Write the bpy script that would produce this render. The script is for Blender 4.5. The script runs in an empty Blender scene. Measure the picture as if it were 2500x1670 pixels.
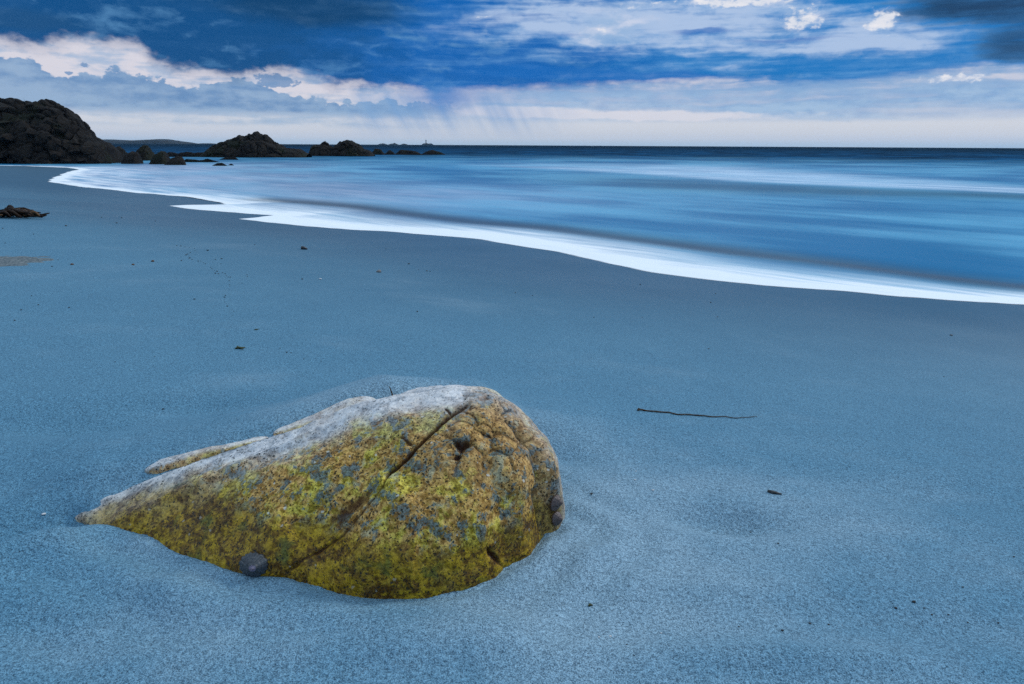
import bpy, bmesh, math, random
import numpy as np
from mathutils import Vector, Matrix, Euler

random.seed(7)
rng = np.random.default_rng(11)
scn = bpy.context.scene
COL = scn.collection

# ----------------------------------------------------------------------------
# camera
# ----------------------------------------------------------------------------
W, H, F = 2500.0, 1670.0, 1667.0          # photograph's frame, focal length in its pixels
CAMZ = 0.80
PITCH = math.atan((835 - 354) / F)        # looking down
ROLL = math.radians(0.3)
CP, SP = math.cos(PITCH), math.sin(PITCH)
cam_d = bpy.data.cameras.new('camera'); cam = bpy.data.objects.new('camera', cam_d); COL.objects.link(cam)
cam_d.sensor_width = 36.0; cam_d.lens = 36.0 * F / W
cam_d.clip_start = 0.02; cam_d.clip_end = 30000
cam.location = (0, 0, CAMZ)
cam.rotation_mode = 'XYZ'
cam.matrix_world = (Matrix.Translation((0, 0, CAMZ)) @ Euler((math.pi/2 - PITCH, 0, 0)).to_matrix().to_4x4()
                    @ Matrix.Rotation(ROLL, 4, 'Z'))
scn.camera = cam

CR, SR = math.cos(ROLL), math.sin(ROLL)
def ray(u, v):
    """world direction (depth 1 along the optical axis) through a point of the photograph"""
    a = (u - W/2) / F; b = -(v - H/2) / F
    a, b = a*CR - b*SR, a*SR + b*CR
    return np.array([a, CP + b*SP, -SP + b*CP])
def at_z(u, v, z):
    d = ray(u, v); t = (z - CAMZ) / d[2]
    return np.array([d[0]*t, d[1]*t, z])
def at_y(u, v, y):
    d = ray(u, v); t = y / d[1]
    return np.array([d[0]*t, y, CAMZ + d[2]*t])
def project(P):
    P = np.asarray(P, float) - np.array([0, 0, CAMZ])
    dep = P[..., 1]*CP - P[..., 2]*SP
    up = P[..., 1]*SP + P[..., 2]*CP
    a, b = P[..., 0]/dep, up/dep
    a, b = a*CR + b*SR, -a*SR + b*CR
    return W/2 + a*F, H/2 - b*F

# ----------------------------------------------------------------------------
# small node language
# ----------------------------------------------------------------------------
class E:
    nt = None
    def __init__(s, sock): s.s = sock
    def __add__(s, o): return m2('ADD', s, o)
    __radd__ = __add__
    def __sub__(s, o): return m2('SUBTRACT', s, o)
    def __rsub__(s, o): return m2('SUBTRACT', o, s)
    def __mul__(s, o): return m2('MULTIPLY', s, o)
    __rmul__ = __mul__
    def __truediv__(s, o): return m2('DIVIDE', s, o)
    def __neg__(s): return m2('MULTIPLY', s, -1.0)
def setin(sock, v):
    if isinstance(v, E): E.nt.links.new(v.s, sock)
    elif isinstance(v, (tuple, list)):
        sock.default_value = tuple(v) + ((1.0,) if len(v) == 3 and len(sock.default_value) == 4 else ())
    else: sock.default_value = v
def nd(t): return E.nt.nodes.new(t)
def m2(op, a, b=None, c=None, clamp=False):
    n = nd('ShaderNodeMath'); n.operation = op; n.use_clamp = clamp
    setin(n.inputs[0], a)
    if b is not None: setin(n.inputs[1], b)
    if c is not None: setin(n.inputs[2], c)
    return E(n.outputs[0])
def sat(x): return m2('ADD', x, 0.0, clamp=True)
def mx(a, b): return m2('MAXIMUM', a, b)
def mn(a, b): return m2('MINIMUM', a, b)
def pw(a, b): return m2('POWER', a, b)
def ss(x, lo, hi, a=0.0, b=1.0):
    n = nd('ShaderNodeMapRange'); n.interpolation_type = 'SMOOTHSTEP'
    for i, v in enumerate((x, lo, hi, a, b)): setin(n.inputs[i], v)
    return E(n.outputs[0])
def lin(x, lo, hi, a=0.0, b=1.0):
    n = nd('ShaderNodeMapRange'); n.clamp = True
    for i, v in enumerate((x, lo, hi, a, b)): setin(n.inputs[i], v)
    return E(n.outputs[0])
def mix(c1, c2, f):
    n = nd('ShaderNodeMix'); n.data_type = 'RGBA'; n.clamp_factor = True
    setin(n.inputs[0], f); setin(n.inputs[6], c1); setin(n.inputs[7], c2)
    return E(n.outputs[2])
def mul(c1, c2, f=1.0):
    n = nd('ShaderNodeMix'); n.data_type = 'RGBA'; n.blend_type = 'MULTIPLY'
    setin(n.inputs[0], f); setin(n.inputs[6], c1); setin(n.inputs[7], c2)
    return E(n.outputs[2])
def vec(x, y, z=0.0):
    n = nd('ShaderNodeCombineXYZ')
    for i, v in enumerate((x, y, z)): setin(n.inputs[i], v)
    return E(n.outputs[0])
def sep(v):
    n = nd('ShaderNodeSeparateXYZ'); setin(n.inputs[0], v)
    return [E(o) for o in n.outputs]
def noise(v, scale=1.0, detail=4.0, rough=0.5, lac=2.0, dist=0.0, col=False):
    n = nd('ShaderNodeTexNoise'); n.noise_dimensions = '3D'
    setin(n.inputs['Vector'], v); setin(n.inputs['Scale'], scale); setin(n.inputs['Detail'], detail)
    setin(n.inputs['Roughness'], rough); setin(n.inputs['Lacunarity'], lac); setin(n.inputs['Distortion'], dist)
    return E(n.outputs[1 if col else 0])
def voro(v, scale=1.0, feature='F1', rnd=1.0, out=0):
    n = nd('ShaderNodeTexVoronoi'); n.feature = feature
    setin(n.inputs['Vector'], v); setin(n.inputs['Scale'], scale); setin(n.inputs['Randomness'], rnd)
    return E(n.outputs[out])
def attr(name, out=2):
    n = nd('ShaderNodeAttribute'); n.attribute_name = name
    return E(n.outputs[out])
def objco():
    return E(nd('ShaderNodeTexCoord').outputs['Object'])
def worldpos():
    return E(nd('ShaderNodeNewGeometry').outputs['Position'])
def srgb(r, g, b):
    f = lambda c: (c/255/12.92) if c/255 <= 0.04045 else ((c/255+0.055)/1.055)**2.4
    return (f(r), f(g), f(b))

# ----------------------------------------------------------------------------
# world: Nishita sky seen through a deck of blue evening shower clouds
# ----------------------------------------------------------------------------
SUN_EL, SUN_AZ = math.radians(33), math.radians(60)       # azimuth from +Y towards +X
def skypos(u, v):
    d = ray(u, v)
    return math.degrees(math.atan2(d[0], d[1])), math.degrees(math.atan2(d[2], math.hypot(d[0], d[1])))
def build_world():
    w = bpy.data.worlds.new('World'); scn.world = w; w.use_nodes = True
    nt = w.node_tree; nt.nodes.clear(); E.nt = nt
    d = E(nd('ShaderNodeTexCoord').outputs['Generated'])
    x, y, z = sep(d)
    az = m2('ARCTAN2', x, y) * 57.29578
    el = m2('ARCSINE', z) * 57.29578
    ela = mx(el, 0.0)
    # coordinates for cloud noise: angle based low down, direction based overhead
    P = vec(az, ela, 0.0)
    warp = noise(vec(az*0.22, ela*0.55, 3.1), 1.0, 5, 0.6, col=True)
    wx, wy, wz = sep(warp)
    wx = wx - 0.5; wy = wy - 0.5
    fine = noise(vec(az*0.75, ela*1.6, 7.0), 1.0, 7, 0.55)
    fine = fine - 0.5
    strk = noise(vec(az*0.085 + wx*0.45, ela*1.15 + wy*0.7, 1.7), 1.0, 6, 0.52) - 0.5     # flat streaks
    strk2 = noise(vec(az*0.22 + wx*0.5, ela*2.6 + wy*0.9, 41.0), 1.0, 5, 0.52) - 0.5
    puff = noise(vec(az*0.36 + wx*1.0, ela*0.85 + wy*1.0, 12.0), 1.0, 6, 0.54) - 0.5
    big = noise(vec(az*0.055, ela*0.22, 31.0), 1.0, 4, 0.5) - 0.5
    rag = noise(vec(az*1.5, ela*2.3, 51.0), 1.0, 6, 0.6) - 0.5
    def G(u, v, su, sv):
        """soft patch centred on a direction of the sky, sizes in photograph pixels"""
        a0, e0 = skypos(u, v); a1, _ = skypos(u+1, v); _, e1 = skypos(u, v-1)
        qa = (az - a0 + wx*2.2) / (su*(a1-a0)); qe = (el - e0 + wy*1.0) / (sv*(e1-e0))
        return m2('EXPONENT', -(qa*qa + qe*qe))
    def curve(pts, xs):
        """height of a cloud edge above the horizon, by azimuth; constant outside the given span"""
        n = nd('ShaderNodeFloatCurve'); c = n.mapping.curves[0]
        pp = [skypos(u, v) for u, v in pts]
        pp = [((a + 60)/120, e/14) for a, e in pp]
        n.mapping.extend = 'HORIZONTAL'
        while len(c.points) < len(pp): c.points.new(0.5, 0.5)
        for q, p in zip(c.points, pp): q.location = p; q.handle_type = 'AUTO'
        n.mapping.update()
        setin(n.inputs['Value'], (xs + 60.0)/120.0)
        return E(n.outputs[0]) * 14.0
    # --- the bright air behind the clouds
    base = mix(srgb(184, 204, 224), srgb(217, 220, 228), ss(el, 0.0, 0.7))
    base = mix(base, srgb(219, 216, 226), ss(el, 1.5, 4.2))
    base = mix(base, srgb(205, 214, 230), ss(el, 8.0, 16.0))
    base = mix(base, srgb(168, 188, 216), ss(puff*0.9 + strk2*0.9 + fine*0.6 + rag*0.3, -0.10, 0.26)*ss(el, 2.5, 4.0)*0.85)
    # --- thin sheets, bluer to the right
    sheet = ss(strk + puff*0.35 + fine*0.18 + lin(az, -8, 22, -0.16, 0.10) + ss(el, 1.2, 3.6, -0.22, 0.10), -0.06, 0.22)
    c = mix(base, srgb(132, 170, 212), sheet*0.85)
    veil = ss(el, 1.55, 2.3) * ss(el, 5.2, 3.4) * ss(az, -8, 4)
    c = mix(c, mix(srgb(108, 158, 210), srgb(168, 196, 226), ss(fine + strk*1.2 + puff*0.4, -0.25, 0.25)), veil*sat(0.62 + strk*1.6))
    # --- far cumulus bank on the left, tops billowing, base flat
    bil = voro(vec(az*0.70 + wx*0.8, ela*0.85 + wy*0.8, 4.0), 1.0, 'F1')*0.7 + voro(vec(az*1.9, ela*2.2, 4.0), 1.0, 'F1')*0.35
    top = curve([(-300,170),(0,140),(60,132),(110,165),(130,182),(170,180),(200,165),(250,182),(290,165),(330,185),(380,180),
                 (430,205),(520,200),(600,195),(640,205),(700,228),(800,240),(1000,245),(1300,262)], az)
    bank = ss(top - el - bil*0.95 + fine*0.8 + rag*0.9 + 0.45, -0.03, 0.14)
    bank = bank * ss(az, -2, -9)
    bank = bank * ss(el, 1.75, 2.5)
    bankc = mix(srgb(98, 140, 188), srgb(148, 176, 208), ss(fine + strk + (top - el)*0.10, -0.30, 0.30))
    c = mix(c, bankc, bank*0.96)
    low = ss(strk + fine*0.4 + 0.06, -0.1, 0.2) * ss(el, 1.0, 1.7) * ss(el, 3.2, 2.2) * ss(az, 0, -12)
    c = mix(c, srgb(150, 180, 212), low*0.75)
    scud = ss(G(213, 160, 26, 13) + G(172, 182, 12, 7) + G(640, 190, 60, 22)*0.9 + G(700, 200, 60, 16)*0.9 + G(640, 160, 40, 10)*0.7 + fine*0.8 + rag*1.8, 0.62, 0.85)
    c = mix(c, srgb(112, 148, 192), scud*0.85)
    # --- the dark shower cloud
    edge = curve([(-400,70),(0,104),(120,110),(185,92),(260,98),(330,112),(380,152),(470,174),(560,184),(640,176),(720,186),(800,203),
                  (900,212),(1050,222),(1250,222),(1450,214),(1650,206),(1850,206),(2050,200),(2250,182),(2500,160),(2900,150)], az)
    lift = ss(az, 2, 16)                                 # ragged, layered on the right
    scal = voro(vec(az*0.55 + wx*1.0, ela*0.8 + wy*1.0, 14.0), 1.0, 'F1') - 0.45
    sh = el - edge + fine*0.7 + rag*0.5*ss(az, 4, -8) + puff*0.8 - scal*0.75*ss(az, 0, -12) + strk*lift*2.4
    dark = 0.35*ss(sh, -0.9, 0.3) + 0.65*ss(sh, -0.15, 0.55)
    relief = noise(vec(az*0.36 + wx*1.0, ela*0.85 + 0.30 + wy*1.0, 12.0), 1.0, 6, 0.54) - 0.5 - puff
    soft2 = noise(vec(az*0.13 + wx*0.5, ela*0.36 + wy*0.6, 22.0), 1.0, 3, 0.5) - 0.5
    # body colour: deep slate blue on the left, clearer blue to the right, slate again in the far corner
    dk = mix(srgb(4, 76, 134), srgb(0, 96, 178), ss(az + puff*18, -20, -4))
    dk = mix(dk, srgb(8, 116, 192), ss(az + puff*16, 2, 16))
    dk = mix(dk, srgb(84, 138, 186), ss(soft2*1.2 + puff*0.6 + rag*0.15 - relief*0.9, -0.02, 0.40)*ss(az, 2, -8, 0.35, 0.7))
    dk = mix(dk, srgb(0, 60, 106), ss(G(760, 20, 330, 62) + soft2*0.9 + puff*0.3, 0.25, 0.95)*0.9)
    dk = mix(dk, srgb(24, 76, 124), ss(G(60, 50, 200, 40) + puff*0.6, 0.35, 0.9)*0.6)
    cornr = ss(G(2420, 10, 300, 46) + G(2480, 110, 130, 60)*0.75 + puff*0.5 + strk2*0.9, 0.30, 0.80)
    # pale layers, drawn out flat
    light = (G(1330, 45, 150, 55)*0.95 + G(1560, 55, 200, 62)*1.15 + G(1800, 110, 200, 22)*0.6 + G(2050, 115, 200, 26)*0.7 + G(2260, 100, 120, 34)*0.6
             + G(1100, 75, 110, 26)*0.55 + G(1200, 40, 70, 24)*0.6 + G(1850, 45, 230, 52)*1.0 + G(2130, 75, 130, 42)*0.9 + G(1450, 135, 90, 18)*0.45 + G(1750, 165, 160, 12)*0.4 + G(1550, 190, 160, 10)*0.4)
    thin = ss(light*0.60 + strk*1.5 + strk2*1.3 + puff*0.6 + fine*0.35 - relief*0.6, -0.22, 0.85) * ss(az, -14, 2, 0.07, 0.95)
    palec = mix(srgb(98, 156, 212), srgb(176, 198, 230), ss(light*0.6 + puff*0.6 + fine*0.4 + strk2*0.6 - relief*0.9, 0.05, 0.80))
    dk = mix(dk, palec, thin)
    bars = ss(G(1330, 175, 300, 26) + G(1650, 192, 260, 14)*0.9 + G(1720, 78, 100, 12) + G(1930, 98, 190, 12)*0.8 + G(1350, 85, 130, 20)*0.55
              + G(1050, 12, 90, 12)*0.8 + strk*0.9 + strk2*0.7, 0.42, 0.90)
    dk = mix(dk, srgb(4, 102, 186), bars*ss(az, -9, -1)*0.7)
    dk = mix(dk, mix(srgb(12, 54, 92), srgb(30, 92, 146), ss(puff*0.6+strk2, -0.15, 0.3)), cornr*0.95)
    c = mix(c, dk, dark)
    hole = (G(1490, 70, 50, 30)*0.5 + G(1560, 12, 130, 14)*0.5 + G(1800, 4, 120, 16)*0.95
            + G(1950, 48, 85, 40)*0.85 + G(2155, 55, 50, 38)*1.0 + G(2335, 188, 110, 20)*0.75 + G(1190, 42, 40, 8)*0.5)
    soft = hole*0.9 + G(1500, 70, 120, 55)*0.75
    gap = ss(hole + rag*1.5 + fine*0.5 + puff*0.5, 0.50, 0.88)
    gapsoft = ss(soft + puff*0.8 + fine*0.5 + strk*0.4, 0.25, 1.0)
    c = mix(c, mix(srgb(150, 182, 220), srgb(206, 214, 234), ss(puff+fine-relief, -0.2, 0.4)), gapsoft*0.85)
    c = mix(c, mix(srgb(222, 226, 236), srgb(240, 238, 242), ss(fine, -0.1, 0.2)), gap*0.95)
    # warm lit layer low on the right
    wl = ss(strk2*0.5 + fine*0.5 + G(1550, 283, 420, 13) + G(1250, 270, 160, 12)*0.8, 0.25, 0.75)
    c = mix(c, srgb(226, 224, 232), wl*0.85)
    # --- rain falling out of it
    slant = az + (el - 3.0)*0.55
    rain = noise(vec(slant*0.55, el*0.05, 5.0), 1.0, 3, 0.5) - 0.40
    a0, _ = skypos(850, 300); a1, _ = skypos(1350, 300)
    rz = ss(az, a0-1.5, a0+2) * ss(az, a1+3, a1-3) * ss(el, 4.4, 3.4) * ss(el, 0.0, 2.2)
    c = mix(c, srgb(112, 158, 210), sat(rain*1.9+0.20)*rz)
    core = G(1085, 235, 75, 34)
    c = mix(c, srgb(40, 118, 196), core*0.75)
    # --- overhead, out of view: the deck goes on, brightened to light the ground
    up = noise(d, 2.6, 6, 0.58, dist=0.4)
    deck = mix((0.24, 0.48, 0.78), (0.84, 0.96, 1.08), ss(up, 0.34, 0.62))
    c = mix(c, deck, ss(el + puff*5, 12, 26))
    c = mix(c, srgb(120, 150, 180), ss(el, -0.2, -3.0))
    # clear sky above everything
    sky = nd('ShaderNodeTexSky'); sky.sky_type = 'NISHITA'; sky.sun_disc = False
    sky.sun_elevation = SUN_EL; sky.sun_rotation = SUN_AZ
    b1 = nd('ShaderNodeBackground'); nt.links.new(sky.outputs[0], b1.inputs[0]); b1.inputs[1].default_value = 0.10
    b2 = nd('ShaderNodeBackground'); setin(b2.inputs[0], c); b2.inputs[1].default_value = 1.0
    ms = nd('ShaderNodeMixShader'); ms.inputs[0].default_value = 0.985
    nt.links.new(b1.outputs[0], ms.inputs[1]); nt.links.new(b2.outputs[0], ms.inputs[2])
    out = nd('ShaderNodeOutputWorld'); nt.links.new(ms.outputs[0], out.inputs[0])
    w.cycles.sampling_method = 'MANUAL'; w.cycles.sample_map_resolution = 1024
build_world()

sun_d = bpy.data.lights.new('sun', 'SUN'); sun = bpy.data.objects.new('sun', sun_d); COL.objects.link(sun)
sun_d.energy = 1.5; sun_d.angle = math.radians(11); sun_d.color = (1.0, 0.95, 0.87)
sd = Vector((math.sin(SUN_AZ)*math.cos(SUN_EL), math.cos(SUN_AZ)*math.cos(SUN_EL), math.sin(SUN_EL)))
sun.rotation_euler = sd.to_track_quat('Z', 'Y').to_euler()

scn.view_settings.view_transform = 'Standard'; scn.view_settings.look = 'None'
scn.view_settings.exposure = 0.0; scn.view_settings.gamma = 1.0; scn.view_settings.use_curve_mapping = False
scn.render.engine = 'CYCLES'
scn.cycles.max_bounces = 6; scn.cycles.volume_bounces = 0
scn.cycles.use_denoising = False
scn.cycles.sample_clamp_indirect = 2.0; scn.cycles.sample_clamp_direct = 4.0

# ----------------------------------------------------------------------------
# numpy noise
# ----------------------------------------------------------------------------
def _hash(ix, iy, iz, seed):
    h = (ix.astype(np.uint32)*np.uint32(374761393) + iy.astype(np.uint32)*np.uint32(668265263)
         + iz.astype(np.uint32)*np.uint32(2147483647) + np.uint32(seed)*np.uint32(974634777))
    h = (h ^ (h >> np.uint32(13)))*np.uint32(1274126177)
    h = (h ^ (h >> np.uint32(16)))*np.uint32(2246822519)
    return (h ^ (h >> np.uint32(15)))
def pnoise(P, seed=0):
    """gradient noise, about -1..1; P (...,3)"""
    P = np.asarray(P, float); I = np.floor(P).astype(np.int64); f = P - I
    u = f*f*f*(f*(f*6-15)+10)
    res = 0
    for dx in (0, 1):
        for dy in (0, 1):
            for dz in (0, 1):
                h = _hash(I[..., 0]+dx, I[..., 1]+dy, I[..., 2]+dz, seed)
                gx = ((h & 1023)/511.5 - 1); gy = (((h >> np.uint32(10)) & 1023)/511.5 - 1); gz = (((h >> np.uint32(20)) & 1023)/511.5 - 1)
                d = gx*(f[..., 0]-dx) + gy*(f[..., 1]-dy) + gz*(f[..., 2]-dz)
                wgt = (u[..., 0] if dx else 1-u[..., 0])*(u[..., 1] if dy else 1-u[..., 1])*(u[..., 2] if dz else 1-u[..., 2])
                res = res + wgt*d
    return res*1.2
def fbm(P, scale, octv=4, seed=0, gain=0.5):
    P = np.asarray(P, float)*scale; a, s, r = 1.0, 0, 0
    for i in range(octv):
        r = r + a*pnoise(P, seed+i); s += a; a *= gain; P = P*2.03 + 7.7
    return r/s*1.4
def smooth(x, lo, hi):
    t = np.clip((x-lo)/(hi-lo), 0, 1); return t*t*(3-2*t)
def seg_dist(P, poly):
    """distance of points to a polyline, and parameter 0..1 along it"""
    P = np.asarray(P, float); poly = np.asarray(poly, float)
    best = np.full(P.shape[:-1], 1e9); bt = np.zeros(P.shape[:-1]); n = len(poly)-1
    for i in range(n):
        a, b = poly[i], poly[i+1]; ab = b-a
        t = np.clip(((P-a)@ab)/max(ab@ab, 1e-12), 0, 1)
        d = np.linalg.norm(P - (a + t[..., None]*ab), axis=-1)
        m = d < best; best = np.where(m, d, best); bt = np.where(m, (i+t)/n, bt)
    return best, bt

# ----------------------------------------------------------------------------
# object helpers
# ----------------------------------------------------------------------------
def mesh_obj(name, V, Fc, mat=None, parent=None, smooth_shade=True, attrs=None):
    me = bpy.data.meshes.new(name)
    V = np.asarray(V, np.float32)
    if isinstance(Fc, np.ndarray):
        nf, k = Fc.shape
        me.vertices.add(len(V)); me.vertices.foreach_set('co', V.ravel())
        me.loops.add(nf*k); me.loops.foreach_set('vertex_index', Fc.astype(np.int32).ravel())
        me.polygons.add(nf); me.polygons.foreach_set('loop_start', np.arange(0, nf*k, k, dtype=np.int32))
        me.update(calc_edges=True)
    else:
        me.from_pydata([tuple(v) for v in V], [], Fc); me.update()
    if smooth_shade: me.polygons.foreach_set('use_smooth', np.ones(len(me.polygons), bool))
    for k, a in (attrs or {}).items():
        a = np.asarray(a, np.float32)
        if a.ndim == 1:
            at = me.attributes.new(k, 'FLOAT', 'POINT'); at.data.foreach_set('value', a)
        else:
            at = me.attributes.new(k, 'FLOAT_VECTOR', 'POINT'); at.data.foreach_set('vector', a.ravel())
    o = bpy.data.objects.new(name, me); COL.objects.link(o)
    if mat: me.materials.append(mat)
    if parent: o.parent = parent
    return o
def grid_faces(nu, nv, wrap=False):
    i = np.arange(nu-1)[:, None]*nv; j = np.arange(nv-1)[None, :]
    a = (i+j).ravel()
    f = np.stack([a, a+nv, a+nv+1, a+1], 1)
    if wrap:
        j = np.arange(nv-1); a = (nu-1)*nv + j
        f = np.vstack([f, np.stack([a, j, j+1, a+1], 1)])
    return f
def tag(o, label=None, cat=None, group=None, kind=None):
    if label: o['label'] = label
    if cat: o['category'] = cat
    if group: o['group'] = group
    if kind: o['kind'] = kind
    return o
def material(name):
    m = bpy.data.materials.new(name); m.use_nodes = True
    nt = m.node_tree; nt.nodes.clear(); E.nt = nt
    b = nd('ShaderNodeBsdfPrincipled'); o = nd('ShaderNodeOutputMaterial')
    nt.links.new(b.outputs[0], o.inputs[0])
    return m, b
def bump(b, height, strength=0.5, dist=0.01):
    n = nd('ShaderNodeBump'); setin(n.inputs['Strength'], strength); setin(n.inputs['Distance'], dist); setin(n.inputs['Height'], height)
    E.nt.links.new(n.outputs[0], b.inputs['Normal'])
def vnormals(V, nu, nv, wrap):
    G = V.reshape(nu, nv, 3)
    if wrap: du = np.roll(G, -1, 0) - np.roll(G, 1, 0)
    else: du = np.gradient(G, axis=0)
    dv = np.gradient(G, axis=1)
    n = np.cross(du, dv); n /= np.maximum(np.linalg.norm(n, axis=-1, keepdims=True), 1e-12)
    return n.reshape(-1, 3)

# ----------------------------------------------------------------------------
# lie of the land: beach falling to the sea on the right
# ----------------------------------------------------------------------------
T = np.array([-0.72, 0.694]); NN = np.array([0.694, 0.72])      # along the shore (away), towards the sea
_D = np.linspace(-60, 400, 9201)
_slope = 0.025 + 0.085*smooth(_D, 0.6, 2.6) - 0.070*smooth(_D, 4.6, 6.6)
_slope = np.where(_D > 60, 0.004, _slope)
_p = -np.concatenate([[0], np.cumsum((_slope[1:]+_slope[:-1])/2*np.diff(_D))])
_p = _p - np.interp(0.7, _D, _p)
DREF = 7.2
ZS = float(np.interp(DREF, _D, _p)) - 0.02                       # sea level
SWASH_PX = [(-500,401),(-200,402),(60,404),(160,408),(190,412),(150,424),(128,434),(110,444),(184,455),(319,468),(453,478),(532,491),(548,497),(479,500),
            (397,505),(479,516),(586,521),(666,524),(620,531),(572,538),(639,546),(745,556),(852,560),(958,564),(1065,571),(1171,581),
            (1250,597),(1356,612),(1463,638),(1570,665),(1703,686),(1862,702),(2049,713),(2208,729),(2315,737),(2500,744),(2700,752),(3000,768)]
_e = np.array([at_z(u, v, ZS+0.03)[:2] for u, v in SWASH_PX])
_es, _ew = _e@T, _e@NN
for i in range(1, len(_es)): _es[i] = min(_es[i], _es[i-1]-0.03)
_ord = np.argsort(_es); _es, _ew = _es[_ord], _ew[_ord]
_es = np.concatenate([[-400, -60], _es, [_es[-1]+60, 2500]]); _ew = np.concatenate([[_ew[0]+4, _ew[0]], _ew, [_ew[-1]+8, _ew[-1]+200]])
_sg = np.concatenate([np.arange(-400, -12, 4.0), np.arange(-12, 80, 0.05), np.arange(80, 2500, 10.0)])
def _blur(x, y, sg):
    out = np.empty_like(y)
    for i in range(len(x)):
        w = np.exp(-0.5*((x-x[i])/sg[i])**2); out[i] = (w*y).sum()/w.sum()
    return out
_eg = np.interp(_sg, _es, _ew)
_u = np.arange(-14, 90, 0.04); _uy = np.interp(_u, _es, _ew)
_ed = _blur(_u, _uy, np.clip(0.05+0.004*np.maximum(_u-20, 0), 0.05, 0.3))          # swash edge in detail
_esm = _blur(_u, _uy, np.full_like(_u, 4.0))                            # and its general run
def edge_detail(s):
    s = np.asarray(s, float)
    r = np.interp(s, _u, _ed); far = np.interp(s, _es, _ew)
    n = 0.10*fbm(np.stack([s, s*0, s*0], -1), 0.6, 4, 5) + 0.03*fbm(np.stack([s, s*0, s*0], -1), 3.0, 2, 9)
    return np.where((s > -13.5) & (s < 89), r, far) + n*np.clip(np.abs(s)/16, 0.3, 1.5)
def edge_smooth(s):
    r = np.interp(s, _u, _esm); far = np.interp(s, _es, _ew)
    return np.where((s > -13.5) & (s < 89), r, far)

def px_line(pts, z=0.0): return np.array([at_z(u, v, z)[:2] for u, v in pts])
BANK = np.array([(-0.95, 1.50, .045), (-0.75, 1.56, .075), (-0.5, 1.66, .115), (-0.33, 1.74, .150), (-0.1, 1.84, .12), (0.05, 1.86, .05)])
RIDGE_L = px_line([(-160,1470),(0,1398),(100,1358),(150,1345)])
HOLLOW_L = px_line([(-150,1330),(20,1318),(130,1290)])
SWALE_F = px_line([(430,1440),(600,1490),(800,1520),(1000,1550),(1250,1545)])
CONTACT = px_line([(165,1266),(300,1293),(400,1331),(500,1371),(590,1400),(700,1411),(780,1436),(880,1456),(1000,1463),(1100,1451),(1190,1421),(1232,1386),(1290,1362),(1325,1300),(1366,1288)])
STEP_R = px_line([(1352,1138),(1385,1155),(1420,1178),(1442,1204)])
def sand_height(x, y):
    x = np.asarray(x, float); y = np.asarray(y, float)
    s = x*T[0] + y*T[1]; D = x*NN[0] + y*NN[1]
    z = np.interp(D*DREF/np.maximum(edge_smooth(s), 3.0), _D, _p)
    r = np.hypot(x, y-1.2)
    P3 = np.stack([x, y, x*0], -1)
    z = z + 0.016*fbm(P3, 0.9, 3, 21)*smooth(r, 0.2, 2.5) + (0.0065*fbm(P3, 3.0, 3, 25) + 0.0020*fbm(P3, 11.0, 2, 27))*(1-smooth(r, 3, 6))
    z = z + 0.020*fbm(P3, 0.25, 2, 41)*smooth(r, 2, 8)
    near = (np.abs(x) < 3.5) & (y > -1) & (y < 4.5)
    if near.any():
        xn, yn = x[near], y[near]; Q = np.stack([xn, yn], -1); dz = np.zeros(len(xn))
        d, t = seg_dist(Q, BANK[:, :2]); hb = np.interp(t*(len(BANK)-1), np.arange(len(BANK)), BANK[:, 2])
        side = smooth(yn - np.interp(xn, BANK[:, 0], BANK[:, 1]), -0.12, 0.22)
        dz += hb*np.exp(-(d/(0.14 + 0.20*side))**2)
        d, t = seg_dist(Q, RIDGE_L); dz += 0.034*np.exp(-(d/0.055)**2)
        d, t = seg_dist(Q, HOLLOW_L); dz -= 0.030*np.exp(-(d/0.08)**2)
        d, t = seg_dist(Q, SWALE_F); dz += 0.012*np.exp(-(d/0.05)**2)
        d, t = seg_dist(Q, STEP_R); dz -= 0.007*np.exp(-(d/0.009)**2)*(1-0.7*t)
        for (u, v, rx, ry, dep) in ((1790,1240,.15,.055,-.036),(1400,1350,.12,.06,.014),(170,1030,.35,.12,-.040),(480,985,.26,.08,-.024),(1900,1600,.28,.035,.012),(1385,1100,.09,.05,-.018),(150,1560,.22,.07,-.014),(2250,1500,.2,.06,-.012),(900,1600,.4,.04,.008),(1650,1420,.3,.05,.008),(2300,1150,.3,.12,-.015)):
            c = at_z(u, v, 0.0); dz += dep*np.exp(-((xn-c[0])/rx)**2 - ((yn-c[1])/ry)**2)
        d, t = seg_dist(Q, CONTACT); dz -= 0.006*np.exp(-(d/0.012)**2)
        pn = fbm(np.stack([xn, yn, xn*0], -1), 2.0, 3, 29); dz += 0.0048*np.sin((d + 0.06*pn)*55)*np.exp(-(d/0.26)**2)*smooth(pn, -0.5, 0.4)
        z[near] += dz*1.4
    return z
def sand_at(x, y): return float(sand_height(np.array([x]), np.array([y]))[0])
def on_sand(u, v):
    d = ray(u, v); t = np.geomspace(0.5, 120, 220)
    for _ in range(2):
        h = CAMZ + d[2]*t - sand_height(d[0]*t, d[1]*t)
        i = int(np.argmax(h < 0)); i = max(i, 1); t = np.linspace(t[i-1], t[i], 24)
    tt = t[len(t)//2]; return np.array([d[0]*tt, d[1]*tt, sand_at(d[0]*tt, d[1]*tt)])

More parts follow.
